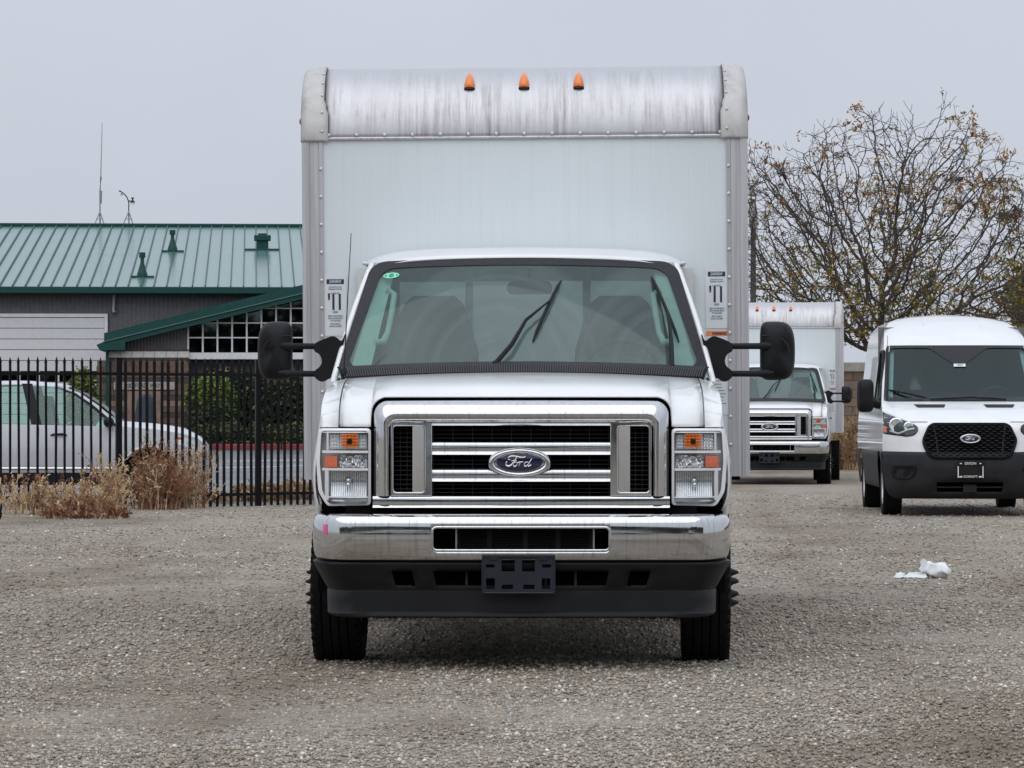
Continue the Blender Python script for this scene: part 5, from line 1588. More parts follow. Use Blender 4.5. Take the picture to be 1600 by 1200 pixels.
# ------------------------------------------------------------------ asphalt lot beyond the fence, kerb, planting bed
sheet('asphalt_lot', [(-60, 51.2), (-9, 50.2), (-5.2, 51.6), (-3.3, 53.6), (1.5, 59.0), (3.0, 62), (3.0, 130), (-60, 130)], .0095, 'asphalt')
for (a, b_) in (((-13.0, 71.5), (3.0, 109.0)), ((-16, 84), (2.9, 116.0)), ((-7.8, 98), (2.9, 107.5))):
    d = Vector((b_[0] - a[0], b_[1] - a[1], 0)).normalized(); n_ = Vector((-d.y, d.x, 0)) * .16
    sheet('painted_line', [(a[0] - n_.x, a[1] - n_.y), (b_[0] - n_.x, b_[1] - n_.y), (b_[0] + n_.x, b_[1] + n_.y), (a[0] + n_.x, a[1] + n_.y)], .0140, 'line_white')
sheet('planting_bed', [(-60, 130.3), (3.0, 130.3), (3.0, 142), (-60, 142)], .10, 'soil')
kerb = empty('kerb', (-4, 130, 0)); kerb['kind'] = 'structure'
for k in range(5):
    mb = MB(); mb.box(-2.42, 2.42, -.0, .30, 0, .20); o = mb.build('kerb_stone', 'kerb_red', kerb, smooth=0, bevel=.03); o.location = (-20.0 + k * 2.44 * 2 + 4, 0, 0)

# ------------------------------------------------------------------ green-roofed building
bld = empty('workshop_building', (-8.9, 143.0, 0), R(3.85))
tag(bld, 'grey workshop building with a green metal seam roof and white garage door', 'building')
s143 = 143 / 6000
EZ, RZ, RUN = 5.93, 9.30, 23.0
BX0, BX1 = -22.0, 14.0
slope = math.atan2(RZ - EZ, RUN)
mb = MB()
xs = frange(BX0 + .2, BX1 - .2, int((BX1 - BX0) / .085))
mb.grid(lambda x, z: (x, 0.6 + (.02 if int(round((x - BX0) / .085)) % 2 else 0), z), xs, [0, EZ - .1])
wl = mb.build('wall', 'wall_grey', bld, smooth=0)
MB().box(BX0 + .2, BX1 - .2, .65, RUN * 2, 0, EZ - .1).build('wall_core', 'wall_grey', bld, smooth=0)
mb = MB(); mb.add([(BX0, 0, EZ - .05), (BX1, 0, EZ - .05), (BX1, RUN, RZ - .05), (BX0, RUN, RZ - .05), (BX1, 2 * RUN, EZ - .05), (BX0, 2 * RUN, EZ - .05)], [(0, 1, 2, 3), (3, 2, 4, 5)])
roof_o = mb.build('roof', 'roof_green', bld, smooth=0, solid=.06)
SLEN = RUN / math.cos(slope)
pwid = .475
mb = MB(); mb.box(.012, pwid - .012, 0, SLEN, 0, .012); mb.box(-.022, .022, -.01, SLEN, 0, .075); rp = mb.mesh('roof_panel', ['roof_green', 'green_trim'], 0)
for i, pg in enumerate(rp.polygons):
    pg.material_index = 0 if i < 6 else 1
k = 0
x = BX0
while x < BX1 - .3:
    place(rp, 'roof_panel', roof_o, (x, 0, EZ - .012), (slope, 0, 0)); x += pwid
MB().box(BX0 - .1, BX1 + .1, -.14, .0, EZ - .24, EZ + .01).build('gutter', 'green_trim', bld, smooth=0, bevel=.02)
MB().box(BX0 - .1, BX1 + .1, .02, .6, EZ - .28, EZ - .2).build('soffit', 'soffit_dark', bld, smooth=0)
MB().box(BX0 - .1, BX1 + .1, RUN - .2, RUN + .2, RZ - .02, RZ + .12).build('ridge_cap', 'green_trim', roof_o, smooth=0, bevel=.03)
def bx_(px, extra=0): return (px - 800) * s143 + 8.9
# downspout
mb = MB(); xd = bx_(178); mb.tube([(xd, .48, EZ - .2), (xd, .48, EZ - .85), (xd + .02, .44, EZ - .95)], .075, 8); mb.build('downspout', 'pole_grey', bld, smooth=50)
# garage door
gx0, gx1 = bx_(-60), bx_(163); gz1 = CAM_Z + (645 - 496) * s143
gd = empty('garage_door'); gd.parent = bld
nrow = 12; zh = gz1 / nrow
pan = MB().box(gx0, gx1, .50, .56, .012, zh - .012).mesh('door_panel', 'garage_white', 0)
for k in range(nrow):
    if k == 6: continue
    place(pan, 'door_panel', gd, (0, 0, k * zh))
zw0 = 6 * zh
xx = gx0; 
while xx < gx1 - .3:
    MB().box(xx + .06, min(gx1, xx + .66), .53, .55, zw0 + .04, zw0 + zh - .04).build('window_pane', 'building_glass', gd, smooth=0)
    MB().box(xx - .03, xx + .055, .50, .56, zw0, zw0 + zh).build('window_bar', 'garage_white', gd, smooth=0)
    xx += .72
MB().box(gx0, gx1, .56, .58, zw0, zw0 + zh).build('door_core', 'soffit_dark', gd, smooth=0)
mb = MB(); mb.box(gx0 - .1, gx1 + .13, .46, .60, gz1 + .012, gz1 + .14); mb.box(gx1 + .01, gx1 + .13, .46, .60, 0, gz1 + .01); mb.build('door_frame', 'white_trim', gd, smooth=0)
# roof vents
def on_roof(px, py):
    # where the line of sight meets the roof plane (building space)
    best = None
    for d in frange(0, RUN, 400):
        Y = 143 + d; z = CAM_Z + (645 - py) * Y / 6000
        e = abs(z - (EZ + d * math.tan(slope)))
        if best is None or e < best[0]: best = (e, d)
    d = best[1]
    x = (px - 800) * (143 + d) / 6000 + 8.9 + d * math.tan(R(3.85))
    return x, d, EZ + d * math.tan(slope)
for (px, py, h_) in ((223, 433, 38), (270, 393, 33)):
    x, d, z = on_roof(px, py); q = (143 + d) / 6000
    mb = MB(); mb.lathe([(.20, -.05), (.20, .10), (.16, .22), (.075, .34 + h_ * q * .2), (.07, h_ * q * .78), (.12, h_ * q * .78), (.12, h_ * q), (.0, h_ * q)], (x, d, z), 'z', 14); mb.box(x - .46, x + .46, d - .30, d - .24, z - .06, z + .03)
    mb.build('pipe_vent', 'green_trim', roof_o, smooth=40)
x, d, z = on_roof(410, 390)
mb = MB(); mb.box(x - .24, x + .24, d - .2, d + .2, z - .06, z + .38); mb.box(x - .34, x + .34, d - .3, d + .3, z + .36, z + .58); mb.box(x - .18, x + .18, d - .15, d + .15, z + .58, z + .66); mb.box(x - .72, x + .72, d - .32, d - .27, z - .06, z + .03)
mb.build('box_vent', 'green_trim', roof_o, smooth=0, bevel=.02)

# entrance gable in front of it, with its big window, pillar and address
gab = empty('entrance_gable', (-8.2, 137.0, 0))
tag(gab, 'low entrance gable with green fascia, white window grid and brown block pillar', 'building')
q = 137 / 6000
def gx(px): return (px - 800) * q + 8.2
def gz(py): return CAM_Z + (645 - py) * q
SL = .243
xL = gx(166); zL = gz(521)
xP = gx(655); zP = zL + (xP - xL) * SL
xR = 2 * xP - xL
def zfas(x): return zL + (min(x, 2 * xP - x) - xL) * SL
mb = MB()
for (a, b_) in ((xL, xP), (xR, xP)):
    mb.loft([[(x, y, zfas(x) + h_) for y, h_ in ((-.75, 0), (-.75, -.30), (-.70, -.30), (-.70, -.50), (-.30, -.50), (-.30, -.05), (5.5, -.05), (5.5, 0))] for x in (a, b_)])
mb.build('gable_roof', 'green_trim', gab, smooth=0)
mb = MB(); mb.loft([[(x, y, zfas(x) + h_) for y, h_ in ((-.765, -.285), (-.765, -.315), (-.752, -.315), (-.752, -.285))] for x in (xL, xP)]); mb.build('fascia_edge', 'roof_green', gab, smooth=0)
mb = MB(); mb.box(xL - .05, xL + .75, -.72, -.2, zL - .62, zL - .30); mb.add([(xL - .28, -.70, zL - .42), (xL + .1, -.70, zL - .25), (xL + .1, -.70, zL - .7), (xL - .15, -.70, zL - .62), (xL - .28, 2, zL - .42), (xL + .1, 2, zL - .25), (xL + .1, 2, zL - .7), (xL - .15, 2, zL - .62)], [(0, 1, 2, 3), (7, 6, 5, 4), (0, 4, 5, 1), (3, 2, 6, 7)])
mb.build('eave_return', 'green_trim', gab, smooth=0, bevel=.02)
mb = MB(); mb.box(xL + .02, xL + .12, -.4, -.3, 0, zL - .6); mb.build('porch_post', 'green_trim', gab, smooth=0)
# siding between pillar and window
wx0, wx1 = gx(198), gx(293)
zsd0 = gz(546)
mb = MB()
xs = frange(wx0 - .9, wx1, 52)
mb.grid(lambda x, t_: (x, .0 + (.02 if int(round((x - wx0 + .9) / ((wx1 - wx0 + .9) / 52))) % 2 else 0), lerp(zsd0, zfas(x) - .3, t_)), xs, [0, 1])
mb.build('siding', 'wall_grey', gab, smooth=0)
# dark glass behind the grid and below it
MB().box(gx(293), xR - 1.5, .30, .34, 0, gz(560)).build('lower_glazing', 'soffit_dark', gab, smooth=0)
mb = MB(); mb.add([(gx(293), 1.2, gz(560)), (xR - 1.5, 1.2, gz(560)), (xR - 1.5, 1.2, zfas(xR - 1.5)), (xP, 1.2, zP), (gx(293), 1.2, zfas(gx(293)))], [(0, 1, 2, 3, 4)]); mb.build('lobby_back', 'soffit_dark', gab, smooth=0)
MB().box(gx(294), xR - 1.4, -.10, .12, gz(561.5), gz(551)).build('window_sill', 'white_trim', gab, smooth=0, bevel=.01)
step = 22.9 * q
cols = 32
zs0 = gz(550.5)
for k in range(cols + 1):
    x = gx(294) + k * step
    if x > xR - 1.6: break
    zt_ = zfas(x) - .40
    MB().box(x - .03, x + .03, -.04, .04, zs0, zt_).build('window_mullion', 'white_trim', gab, smooth=0)
    x2 = x + step
    r = 0
    while True:
        z0 = zs0 + r * step
        ztop = max(zfas(x + .03), zfas(x2 - .03)) - .40
        if z0 + .02 > ztop: break
        zl, zr = min(z0 + step, zfas(x) - .40), min(z0 + step, zfas(x2) - .40)
        if zl > z0 or zr > z0:
            tilt = random.uniform(-.006, .006)
            mb = MB(); mb.loft([[(x + .03, .0 + tilt, z0 + .025), (x2 - .03, .0 - tilt, z0 + .025), (x2 - .03, .0 - tilt, max(zr, z0 + .03)), (x + .03, .0 + tilt, max(zl, z0 + .03))], [(x + .03, .012, z0 + .025), (x2 - .03, .012, z0 + .025), (x2 - .03, .012, max(zr, z0 + .03)), (x + .03, .012, max(zl, z0 + .03))]])
            mb.build('window_pane', 'building_glass', gab, smooth=0)
        if r > 0:
            MB().box(x + .031, x2 - .031, -.035, .035, z0 - .022, z0 + .022).build('window_bar', 'white_trim', gab, smooth=0)
        r += 1
mb = MB(); mb.loft([[(x, y, zfas(x) + h_) for y, h_ in ((-.05, -.36), (-.05, -.43), (.05, -.43), (.05, -.36))] for x in (gx(294), xP)]); mb.build('window_head', 'white_trim', gab, smooth=0)
# block pillar
pil = empty('block_pillar'); pil.parent = gab
px0, px1 = gx(170), gx(293)
bw_ = .40; ch = .205
cols_ = {0: 'block_brown', 1: 'block_brown', 2: 'block_dark', 3: 'block_brown', 4: 'block_pink', 5: 'block_dark', 6: 'block_brown', 7: 'block_brown', 8: 'block_dark', 9: 'block_brown', 10: 'block_dark', 11: 'block_pink'}
zcap = gz(563)
MB().box(px0 - .40, px1 + .04, -.16, .6, 0, zcap).build('pillar_core', 'mortar', pil, smooth=0)
meshes = {}
for nm in set(list(cols_.values()) + ['block_white']):
    mb_ = MB().box(.006, bw_ - .006, -.05, .05, .006, ch - .006)
    meshes[nm] = mb_.mesh('block', nm, 0)
nc = int(round(zcap / ch))
for r in range(nc):
    kind_ = cols_[(r + 12 - nc) % 12] if r < 12 else 'block_brown'
    x = px0 - (.40 if r < nc - 1 else 0) - (bw_ / 2 if r % 2 else 0)
    while x < px1 - .02:
        xa = max(x, px0 - (.42 if r < nc - 1 else .0)); xb = min(x + bw_, px1 + .06)
        if xb - xa > .05:
            o = place(meshes[kind_], 'block', pil, (xa, -.19 + random.uniform(-.012, .012), zcap - (nc - r) * ch), (0, 0, 0), ((xb - xa) / bw_, 1, 1))
        x += bw_
# bands and white course on top
MB().box(px0 - .02, px1 + .04, -.26, .5, zcap + .004, zcap + .09).build('pillar_band', 'block_dark', pil, smooth=0, bevel=.01)
for k in range(7):
    o = place(meshes['block_white'], 'block', pil, (px0 + .02 + k * .41, -.20, zcap + .092), (0, 0, 0), (1.02, 1, 1.12))
MB().box(px0 + .02, px1 - .02, -.16, .5, zcap + .09, zcap + .33).build('course_core', 'mortar', pil, smooth=0)
MB().box(px0 - .02, px1 + .04, -.26, .5, zcap + .33, zcap + .40).build('pillar_band', 'block_dark', pil, smooth=0, bevel=.01)
# address plaque
ax0, ax1, az0, az1 = gx(179), gx(274), gz(609), gz(597)
MB().box(ax0, ax1, -.30, -.20, az0, az1).build('address_plaque', 'sign_stone', pil, smooth=0, bevel=.01)
mb = MB(); vs, fs = TXT['address']; mb.add([(gx(224.5) + p[0] * .68, -.304, (az0 + az1) / 2 + p[1] * .95) for p in vs], fs); mb.build('address_lettering', 'sign_letter', pil, smooth=0)
# pink lower recess
MB().box(gx(200), gx(252), -.262, -.245, gz(700), gz(611)).build('pillar_inset', 'block_pink', pil, smooth=0)
# covered object in front of the pillar
cov = MB()
q2 = 132.5 / 6000
def cxz(px, py): return (px - 800) * q2, CAM_Z + (645 - py) * q2
rings = []
for py, l, r_ in ((702, 206, 246), (660, 208, 244), (645, 211, 243.5), (628, 214, 243), (621, 216, 242), (619.5, 219, 239), (616, 223, 236), (615, 226, 233)):
    x0, z = cxz(l, py); x1, _ = cxz(r_, py); cx = (x0 + x1) / 2; hw_ = (x1 - x0) / 2
    rings.append([(cx + hw_ * math.copysign(abs(math.cos(a)) ** .6, math.cos(a)) * (1 + .04 * math.sin(5 * a)), 132.5 + .35 * math.sin(a), max(0.0, z)) for a in frange(0, 2 * PI, 24)[:-1]])
cov.loft(rings)
o = cov.build('covered_stand', 'cover_blue', None, smooth=50)
tag(o, 'dark blue covered stand before the block pillar beneath the address plaque', 'cover')

# rooftop mast and weather station
def ridge_point(px, py):
    Y = 143 + RUN
    return (px - 800) * Y / 6000, Y, CAM_Z + (645 - py) * Y / 6000
k = (143 + RUN) / 6000
def mastthing(name, base_px, base_py):
    x, y, z = ridge_point(base_px, base_py)
    return empty(name, (x, y, z))
ma = mastthing('radio_mast', 156, 354)
def tripod(parent, w_, h_):
    m_ = MB()
    for dx, dy_ in ((-w_, -.3), (w_, -.3), (-.1 * w_, .5)):
        m_.tube([(dx, dy_, -.15), (0, 0, h_)], .028, 5)
    m_.tube([(-w_ * .5, -.15, h_ * .5), (w_ * .5, -.15, h_ * .5)], .018, 4)
    m_.build('tripod', 'pole_grey', parent, smooth=50)
tripod(ma, 10.5 * k, 24 * k)
mb = MB(); mb.tube([(0, 0, 0), (0, 0, 55 * k), (.03, 0, 75 * k)], [.03, .035, .03], 6); mb.build('pole', 'pole_grey', ma, smooth=50)
mb = MB(); mb.tube([(.03, 0, 36 * k), (.05, 0, 56 * k)], .05, 6); mb.tube([(.03, 0, 73 * k), (.04, 0, 78 * k)], .045, 6); mb.build('coupling', 'pole_grey', ma, smooth=50)
mb = MB(); mb.tube([(.03, 0, 75 * k), (.09, 0, 162 * k)], [.025, .012], 5); mb.build('whip', 'pole_grey', ma, smooth=50)
tag(ma, 'tall thin radio mast on a small tripod on the roof ridge', 'antenna')
wsn = mastthing('weather_station', 201, 354)
tripod(wsn, 11 * k, 24 * k)
mb = MB(); mb.tube([(0, 0, 20 * k), (0, 0, 41 * k)], .028, 6); mb.tube([(0, 0, 38 * k), (-.02 - 2 * k, 0, 46 * k), (-8 * k, 0, 52 * k), (-13 * k, 0, 55 * k)], .028, 6); mb.build('pole', 'pole_dark', wsn, smooth=50)
mb = MB(); mb.lathe([(.0, 4 * k), (2.6 * k, 4.5 * k), (1.2 * k, 1.5 * k), (1.5 * k, 0), (3.2 * k, -1 * k), (3.4 * k, -4 * k), (.0, -4 * k)], (6 * k, 0, 41 * k), 'z', 14); mb.build('rain_collector', 'pole_dark', wsn, smooth=40)
mb = MB(); mb.lathe([(3.2 * k, -4 * k), (3.4 * k, -7 * k), (.0, -7 * k)], (6 * k, 0, 41 * k), 'z', 14); mb.build('sensor_shield', 'rim_white', wsn, smooth=40)
mb = MB(); mb.tube([(0, 0, 40 * k), (6 * k, 0, 40 * k)], .03, 5); mb.box(-15.5 * k, -12.5 * k, -.03, .03, 54.5 * k, 56.5 * k); mb.tube([(-11 * k, 0, 52.5 * k), (-11 * k, 0, 50 * k)], .02, 5)
for dx in (-1.6, 0, 1.6):
    mb.sphere((-11 * k + dx * k, 0, 49.6 * k), .9 * k, .9 * k, .6 * k, 8, 5)
mb.build('anemometer', 'pole_dark', wsn, smooth=40)
tag(wsn, 'small weather station with anemometer on a tripod beside the radio mast', 'weather station')

# ------------------------------------------------------------------ vegetation
def leaf_mass(name, parent, pts, size, mats, weights=None, droop=0.0, stretch=1.6):
    """small two-triangle leaves at the given points"""
    n = len(pts)
    pts = np.asarray(pts, dtype=float)
    a = RNG.normal(size=(n, 3)); a[:, 2] *= .6; a /= np.linalg.norm(a, axis=1)[:, None]
    b_ = RNG.normal(size=(n, 3)); b_ -= (a * b_).sum(1)[:, None] * a; b_ /= np.linalg.norm(b_, axis=1)[:, None]
    s = size * RNG.uniform(.6, 1.35, n)[:, None]
    a[:, 2] -= droop; 
    v = np.stack([pts - a * s * stretch * .5, pts + b_ * s * .5, pts + a * s * stretch * .5, pts - b_ * s * .5], 1).reshape(-1, 3)
    me = bpy.data.meshes.new(name)
    me.vertices.add(4 * n); me.vertices.foreach_set('co', v.astype(np.float32).ravel())
    me.loops.add(4 * n); me.loops.foreach_set('vertex_index', np.arange(4 * n, dtype=np.int32))
    me.polygons.add(n); me.polygons.foreach_set('loop_start', np.arange(0, 4 * n, 4, dtype=np.int32)); me.polygons.foreach_set('loop_total', np.full(n, 4, dtype=np.int32))
    for x in mats: me.materials.append(M[x])
    if weights is None or isinstance(weights, list):
        mi = RNG.choice(len(mats), n, p=weights)
    else: mi = weights
    me.polygons.foreach_set('material_index', np.asarray(mi, dtype=np.int32))
    me.update(); me.validate()
    o = bpy.data.objects.new(name, me); COL.objects.link(o); o.parent = parent
    return o

def bush(name, c, r, n, size, mats, weights, label, cat='shrub', group=None, flat=0.0):
    root = empty(name, (c[0], c[1], 0.1))
    d = RNG.normal(size=(n, 3)); d /= np.linalg.norm(d, axis=1)[:, None]
    rad = RNG.uniform(.0, 1, n) ** .35
    p = d * rad[:, None]
    lump = np.array([1 + .28 * noise.noise((q[0] * 2.3 + c[0], q[1] * 2.3, q[2] * 2.3 + c[2])) + .12 * noise.noise((q[0] * 6 + c[0], q[1] * 6, q[2] * 6)) for q in d])
    if flat: p[:, 2] = np.sign(p[:, 2]) * np.abs(p[:, 2]) ** flat
    p = p * lump[:, None] * np.array(r)
    p[:, 2] += c[2] - .1
    p = p[p[:, 2] > -.05]
    leaf_mass('foliage', root, p, size, mats, weights)
    m_ = MB()
    for k in range(7):
        a = random.uniform(0, 2 * PI); e = random.uniform(.3, .75)
        m_.tube([(0, 0, -.1), (r[0] * e * .4 * math.cos(a), r[1] * e * .4 * math.sin(a), c[2] * .6), (r[0] * e * math.cos(a), r[1] * e * math.sin(a), c[2] + r[2] * .4)], [.05, .03, .012], 5)
    m_.build('stem', 'bark', root, smooth=50)
    tag(root, label, cat, group)
    return root
def at(px, py, Y): return ((px - 800) * Y / 6000, Y, CAM_Z + (645 - py) * Y / 6000)
c = at(330, 620, 133.6); bush('lime_shrub', (c[0], c[1], 1.75), (.92, .8, .85), 5200, .085, ['bush_lime', 'bush_green', 'leaf_olive'], [.68, .24, .08], 'bright lime green shrub right of the block pillar', 'shrub', 'shrubs in the planting bed')
c = at(328, 665, 133.0); bush('green_shrub', (c[0], c[1], .75), (.95, .8, .85), 4200, .085, ['bush_green', 'bush_dark', 'bush_lime'], [.55, .4, .05], 'mid green shrub growing under the lime green one', 'shrub', 'shrubs in the planting bed')
c = at(395, 630, 134.4); bush('dark_shrub', (c[0], c[1], 1.35), (1.0, .9, 1.35), 6500, .09, ['bush_dark', 'bush_green', 'leaf_olive'], [.7, .27, .03], 'tall dark green shrub between lime shrub and fence post', 'shrub', 'shrubs in the planting bed')
c = at(452, 625, 134.8); bush('dark_shrub', (c[0], c[1], 1.45), (.95, .9, 1.4), 6500, .09, ['bush_dark', 'bush_green', 'leaf_olive'], [.72, .24, .04], 'tall dark green shrub beside the box truck corner', 'shrub', 'shrubs in the planting bed')
c = at(510, 625, 134.8); bush('dark_shrub', (c[0], c[1], 1.4), (1.0, .9, 1.4), 4000, .10, ['bush_dark', 'bush_green', 'leaf_olive'], [.72, .24, .04], 'dark green shrub behind the truck box', 'shrub', 'shrubs in the planting bed')
c = at(345, 590, 136.2); bush('dark_shrub', (c[0], c[1], 2.2), (1.1, .5, .7), 3000, .09, ['bush_dark', 'leaf_orange', 'leaf_olive'], [.78, .12, .10], 'brownish dark shrub against the window sill', 'shrub', 'shrubs in the planting bed')
for i, (px, lab) in enumerate(((318, 'low olive hedge clump nearest the parked car nose'), (362, 'low olive hedge clump below the dark shrubs'), (408, 'low olive hedge clump just left of the fence post'), (456, 'low olive hedge clump just right of the fence post'))):
    c = at(px, 680, 131.4); bush('hedge_clump', (c[0], c[1], .38), (.66, .55, .52), 2600, .07, ['hedge_olive', 'bush_green', 'leaf_olive', 'bush_dark'], [.5, .25, .12, .13], lab, 'hedge', 'low hedge along the red kerb', .8)
c = at(130, 600, 134.0); bush('lime_shrub', (c[0], c[1], 1.5), (.65, .6, 1.35), 3800, .085, ['bush_lime', 'bush_green', 'leaf_olive'], [.5, .35, .15], 'yellow green shrub left of the block pillar', 'shrub', 'shrubs in the planting bed')

# dry weeds
def weed(name, x, y, h, spread, n, mats, weights, label, group=None, lean=0.6, heads=5, thick=.0045):
    root = empty(name, (x, y, 0))
    vs = []; fs = []; mi = []
    nm = len(mats)
    def ribbon(p, q, w0, w1, m_):
        d = q - p
        s = d.cross(Vector((random.gauss(0, .3), 1, random.gauss(0, .3)))).normalized()
        o = len(vs)
        vs.extend([p - s * w0, p + s * w0, q + s * w1, q - s * w1]); fs.append((o, o + 1, o + 2, o + 3)); mi.append(m_)
    for _ in range(n):
        m_ = random.choices(range(nm), weights)[0]
        a = random.uniform(0, 2 * PI); r0 = random.random() ** .5
        p = Vector((spread[0] * r0 * math.cos(a), spread[1] * r0 * math.sin(a), 0.0))
        hh = h * random.uniform(.45, 1.05) * (1 - .45 * r0 ** 2)
        d = Vector((random.gauss(0, lean * .4) + lean * .35 * math.cos(a) * r0, random.gauss(0, lean * .3), 1)).normalized()
        seg = 4
        w = thick * random.uniform(.6, 1.4)
        for k in range(seg):
            nq = p + d * (hh / seg)
            ribbon(p, nq, w * (1 - k / seg * .7), w * (1 - (k + 1) / seg * .7), m_)
            d = (d + Vector((random.gauss(0, .16), random.gauss(0, .16), random.gauss(-.05, .1)))).normalized()
            if k >= 1:
                for _b in range(random.randint(1, heads)):
                    t_ = random.random()
                    b0 = p.lerp(nq, t_)
                    bd = (d + Vector((random.gauss(0, .7), random.gauss(0, .7), random.gauss(.1, .5)))).normalized()
                    L_ = random.uniform(.05, .16) * (h / .9)
                    b1 = b0 + bd * L_
                    ribbon(b0, b1, w * .5, w * .3, m_)
                    for _s in range(2):
                        c_ = b0.lerp(b1, random.uniform(.4, 1.0)); e = Vector((random.gauss(0, 1), random.gauss(0, 1), random.gauss(0, 1))).normalized() * random.uniform(.010, .026)
                        ribbon(c_ - e, c_ + e, .004, .007, m_)
            p = nq
    me = bpy.data.meshes.new(name); me.from_pydata([tuple(v) for v in vs], [], fs)
    for x_ in mats: me.materials.append(M[x_])
    me.polygons.foreach_set('material_index', mi); me.update()
    o = bpy.data.objects.new('stalks', me); COL.objects.link(o); o.parent = root
    tag(root, label, 'weed', group)
    return root
G_ = 'dry weeds along the fence'
WM = ['weed_straw', 'weed_brown', 'weed_rust', 'weed_tan']
def wpt(px, py): Y = CAM_Z * 6000 / (py - 645); return (px - 800) * Y / 6000, Y
x, y = wpt(248, 797); weed('dry_weed', x - .05, y + .1, .95, (.32, .2), 150, WM, [.08, .40, .44, .08], 'large rust brown weed bush in front of the car wheel', G_, .35, 6)
x, y = wpt(296, 795); weed('dry_weed', x, y + .15, .95, (.22, .2), 70, WM, [.30, .3, .15, .25], 'tall thin weed just right of the rust brown bush', G_, .35, 5)
x, y = wpt(20, 805); weed('dry_weed', x, y + .4, .66, (.40, .25), 44, WM, [.45, .18, .12, .25], 'pale straw weed at the far left edge by the fence', G_, .6, 5)
x, y = wpt(62, 806); weed('dry_weed', x, y + .3, .62, (.38, .25), 44, WM, [.42, .2, .13, .25], 'straw weed second from the left along the fence', G_, .6, 5)
x, y = wpt(105, 806); weed('dry_weed', x, y + .25, .62, (.38, .22), 50, WM, [.35, .25, .2, .2], 'brown and straw weed midway between left edge and post', G_, .65, 5)
x, y = wpt(148, 804); weed('dry_weed', x, y + .2, .62, (.34, .22), 54, WM, [.45, .2, .1, .25], 'dense straw weed just left of the near fence post', G_, .6, 5)
x, y = wpt(130, 811); weed('dry_weed', x, y + .1, .28, (.50, .12), 190, WM, [.1, .3, .5, .1], 'low rust coloured weed mat on the gravel', G_, 1.1, 4)
x, y = wpt(176, 800); weed('dry_weed', x, y, .85, (.10, .1), 60, WM, [.6, .1, .05, .25], 'single slender weed leaning at the near post', G_, .3, 5)
x, y = wpt(405, 784); weed('dry_weed', x, y, .33, (.35, .2), 240, WM, [.35, .25, .25, .15], 'short weed tuft at the foot of the second post', G_, .9, 4)
x, y = wpt(452, 782); weed('dry_weed', x, y + .2, .34, (.40, .25), 280, WM, [.5, .2, .1, .2], 'short weed tuft beside the truck box lower corner', G_, .9, 4)
x, y = wpt(335, 786); weed('dry_weed', x, y + .2, .20, (.30, .2), 90, WM, [.5, .2, .1, .2], 'sparse low weed between the bush and second post', G_, .9, 3)

# ------------------------------------------------------------------ tall bare tree (branches grown towards points spread through the crown)
def colonise(base, trunk_top, attract, step=.17, infl=2.2, kill=.34, iters=150, seed=3):
    rng = np.random.default_rng(seed)
    nodes = [np.array(base, float)]; par = [-1]
    top = np.array(trunk_top, float)
    nn = max(2, int(np.linalg.norm(top - nodes[0]) / step))
    for k in range(1, nn + 1):
        nodes.append(nodes[0] + (top - nodes[0]) * k / nn + rng.normal(0, .012, 3)); par.append(len(nodes) - 2)
    A = np.array(attract)
    P = np.array(nodes)
    D = np.linalg.norm(A[:, None] - P[None], axis=2)
    near = D.argmin(1); nd = D.min(1)
    for it in range(iters):
        if len(A) == 0: break
        lim = infl if it > 12 else 99
        act = nd < lim
        if not act.any(): break
        new = []; newp = []
        for i in np.unique(near[act]):
            v = A[act & (near == i)] - nodes[i]
            l = np.linalg.norm(v, axis=1)[:, None]
            d = (v / l).sum(0); d = d / max(1e-6, np.linalg.norm(d)) + rng.normal(0, .17, 3)
            L = np.linalg.norm(d)
            if L < 1e-6: continue
            new.append(nodes[i] + d / L * step); newp.append(i)
        if not new: break
        o = len(nodes)
        nodes.extend(new); par.extend(newp)
        Nw = np.array(new)
        D = np.linalg.norm(A[:, None] - Nw[None], axis=2)
        m_ = D.min(1); am = D.argmin(1)
        up = m_ < nd
        nd[up] = m_[up]; near[up] = o + am[up]
        keep = nd > kill
        A = A[keep]; nd = nd[keep]; near = near[keep]
    return np.array(nodes), par

def branch_mesh(nodes, par, tip=.0045, power=2.25, min_r=None, max_r=None, base_scale=1.0):
    n = len(nodes)
    w = np.zeros(n); kids = [[] for _ in range(n)]
    for i in range(1, n): kids[par[i]].append(i)
    for i in range(n - 1, -1, -1):
        w[i] = (tip ** power if not kids[i] else sum(w[k] for k in kids[i]))
    r = w ** (1 / power) * base_scale
    return r, kids

def build_branches(name, mat, parent, nodes, par, r, sel, sides):
    vs = []; fs = []
    for i in sel:
        a = Vector(nodes[par[i]]); b_ = Vector(nodes[i]); d = (b_ - a)
        if d.length < 1e-6: continue
        d.normalize()
        s = d.cross(Vector((0, 1, .02)));
        if s.length < .1: s = d.cross(Vector((1, 0, 0)))
        s.normalize(); q = s.cross(d)
        ra = min(r[par[i]], r[i] * 1.25); rb = r[i]
        o = len(vs)
        for c_, rr in ((a - d * ra * .3, ra), (b_, rb)):
            for k in range(sides):
                an = 2 * PI * k / sides
                vs.append(c_ + s * (math.cos(an) * rr) + q * (math.sin(an) * rr))
        for k in range(sides):
            k2 = (k + 1) % sides
            fs.append((o + k, o + k2, o + sides + k2, o + sides + k))
    me = bpy.data.meshes.new(name); me.from_pydata([tuple(v) for v in vs], [], fs); me.materials.append(M[mat])
    me.polygons.foreach_set('use_smooth', [True] * len(fs)); me.update()
    o = bpy.data.objects.new(name, me); COL.objects.link(o); o.parent = parent
    return o

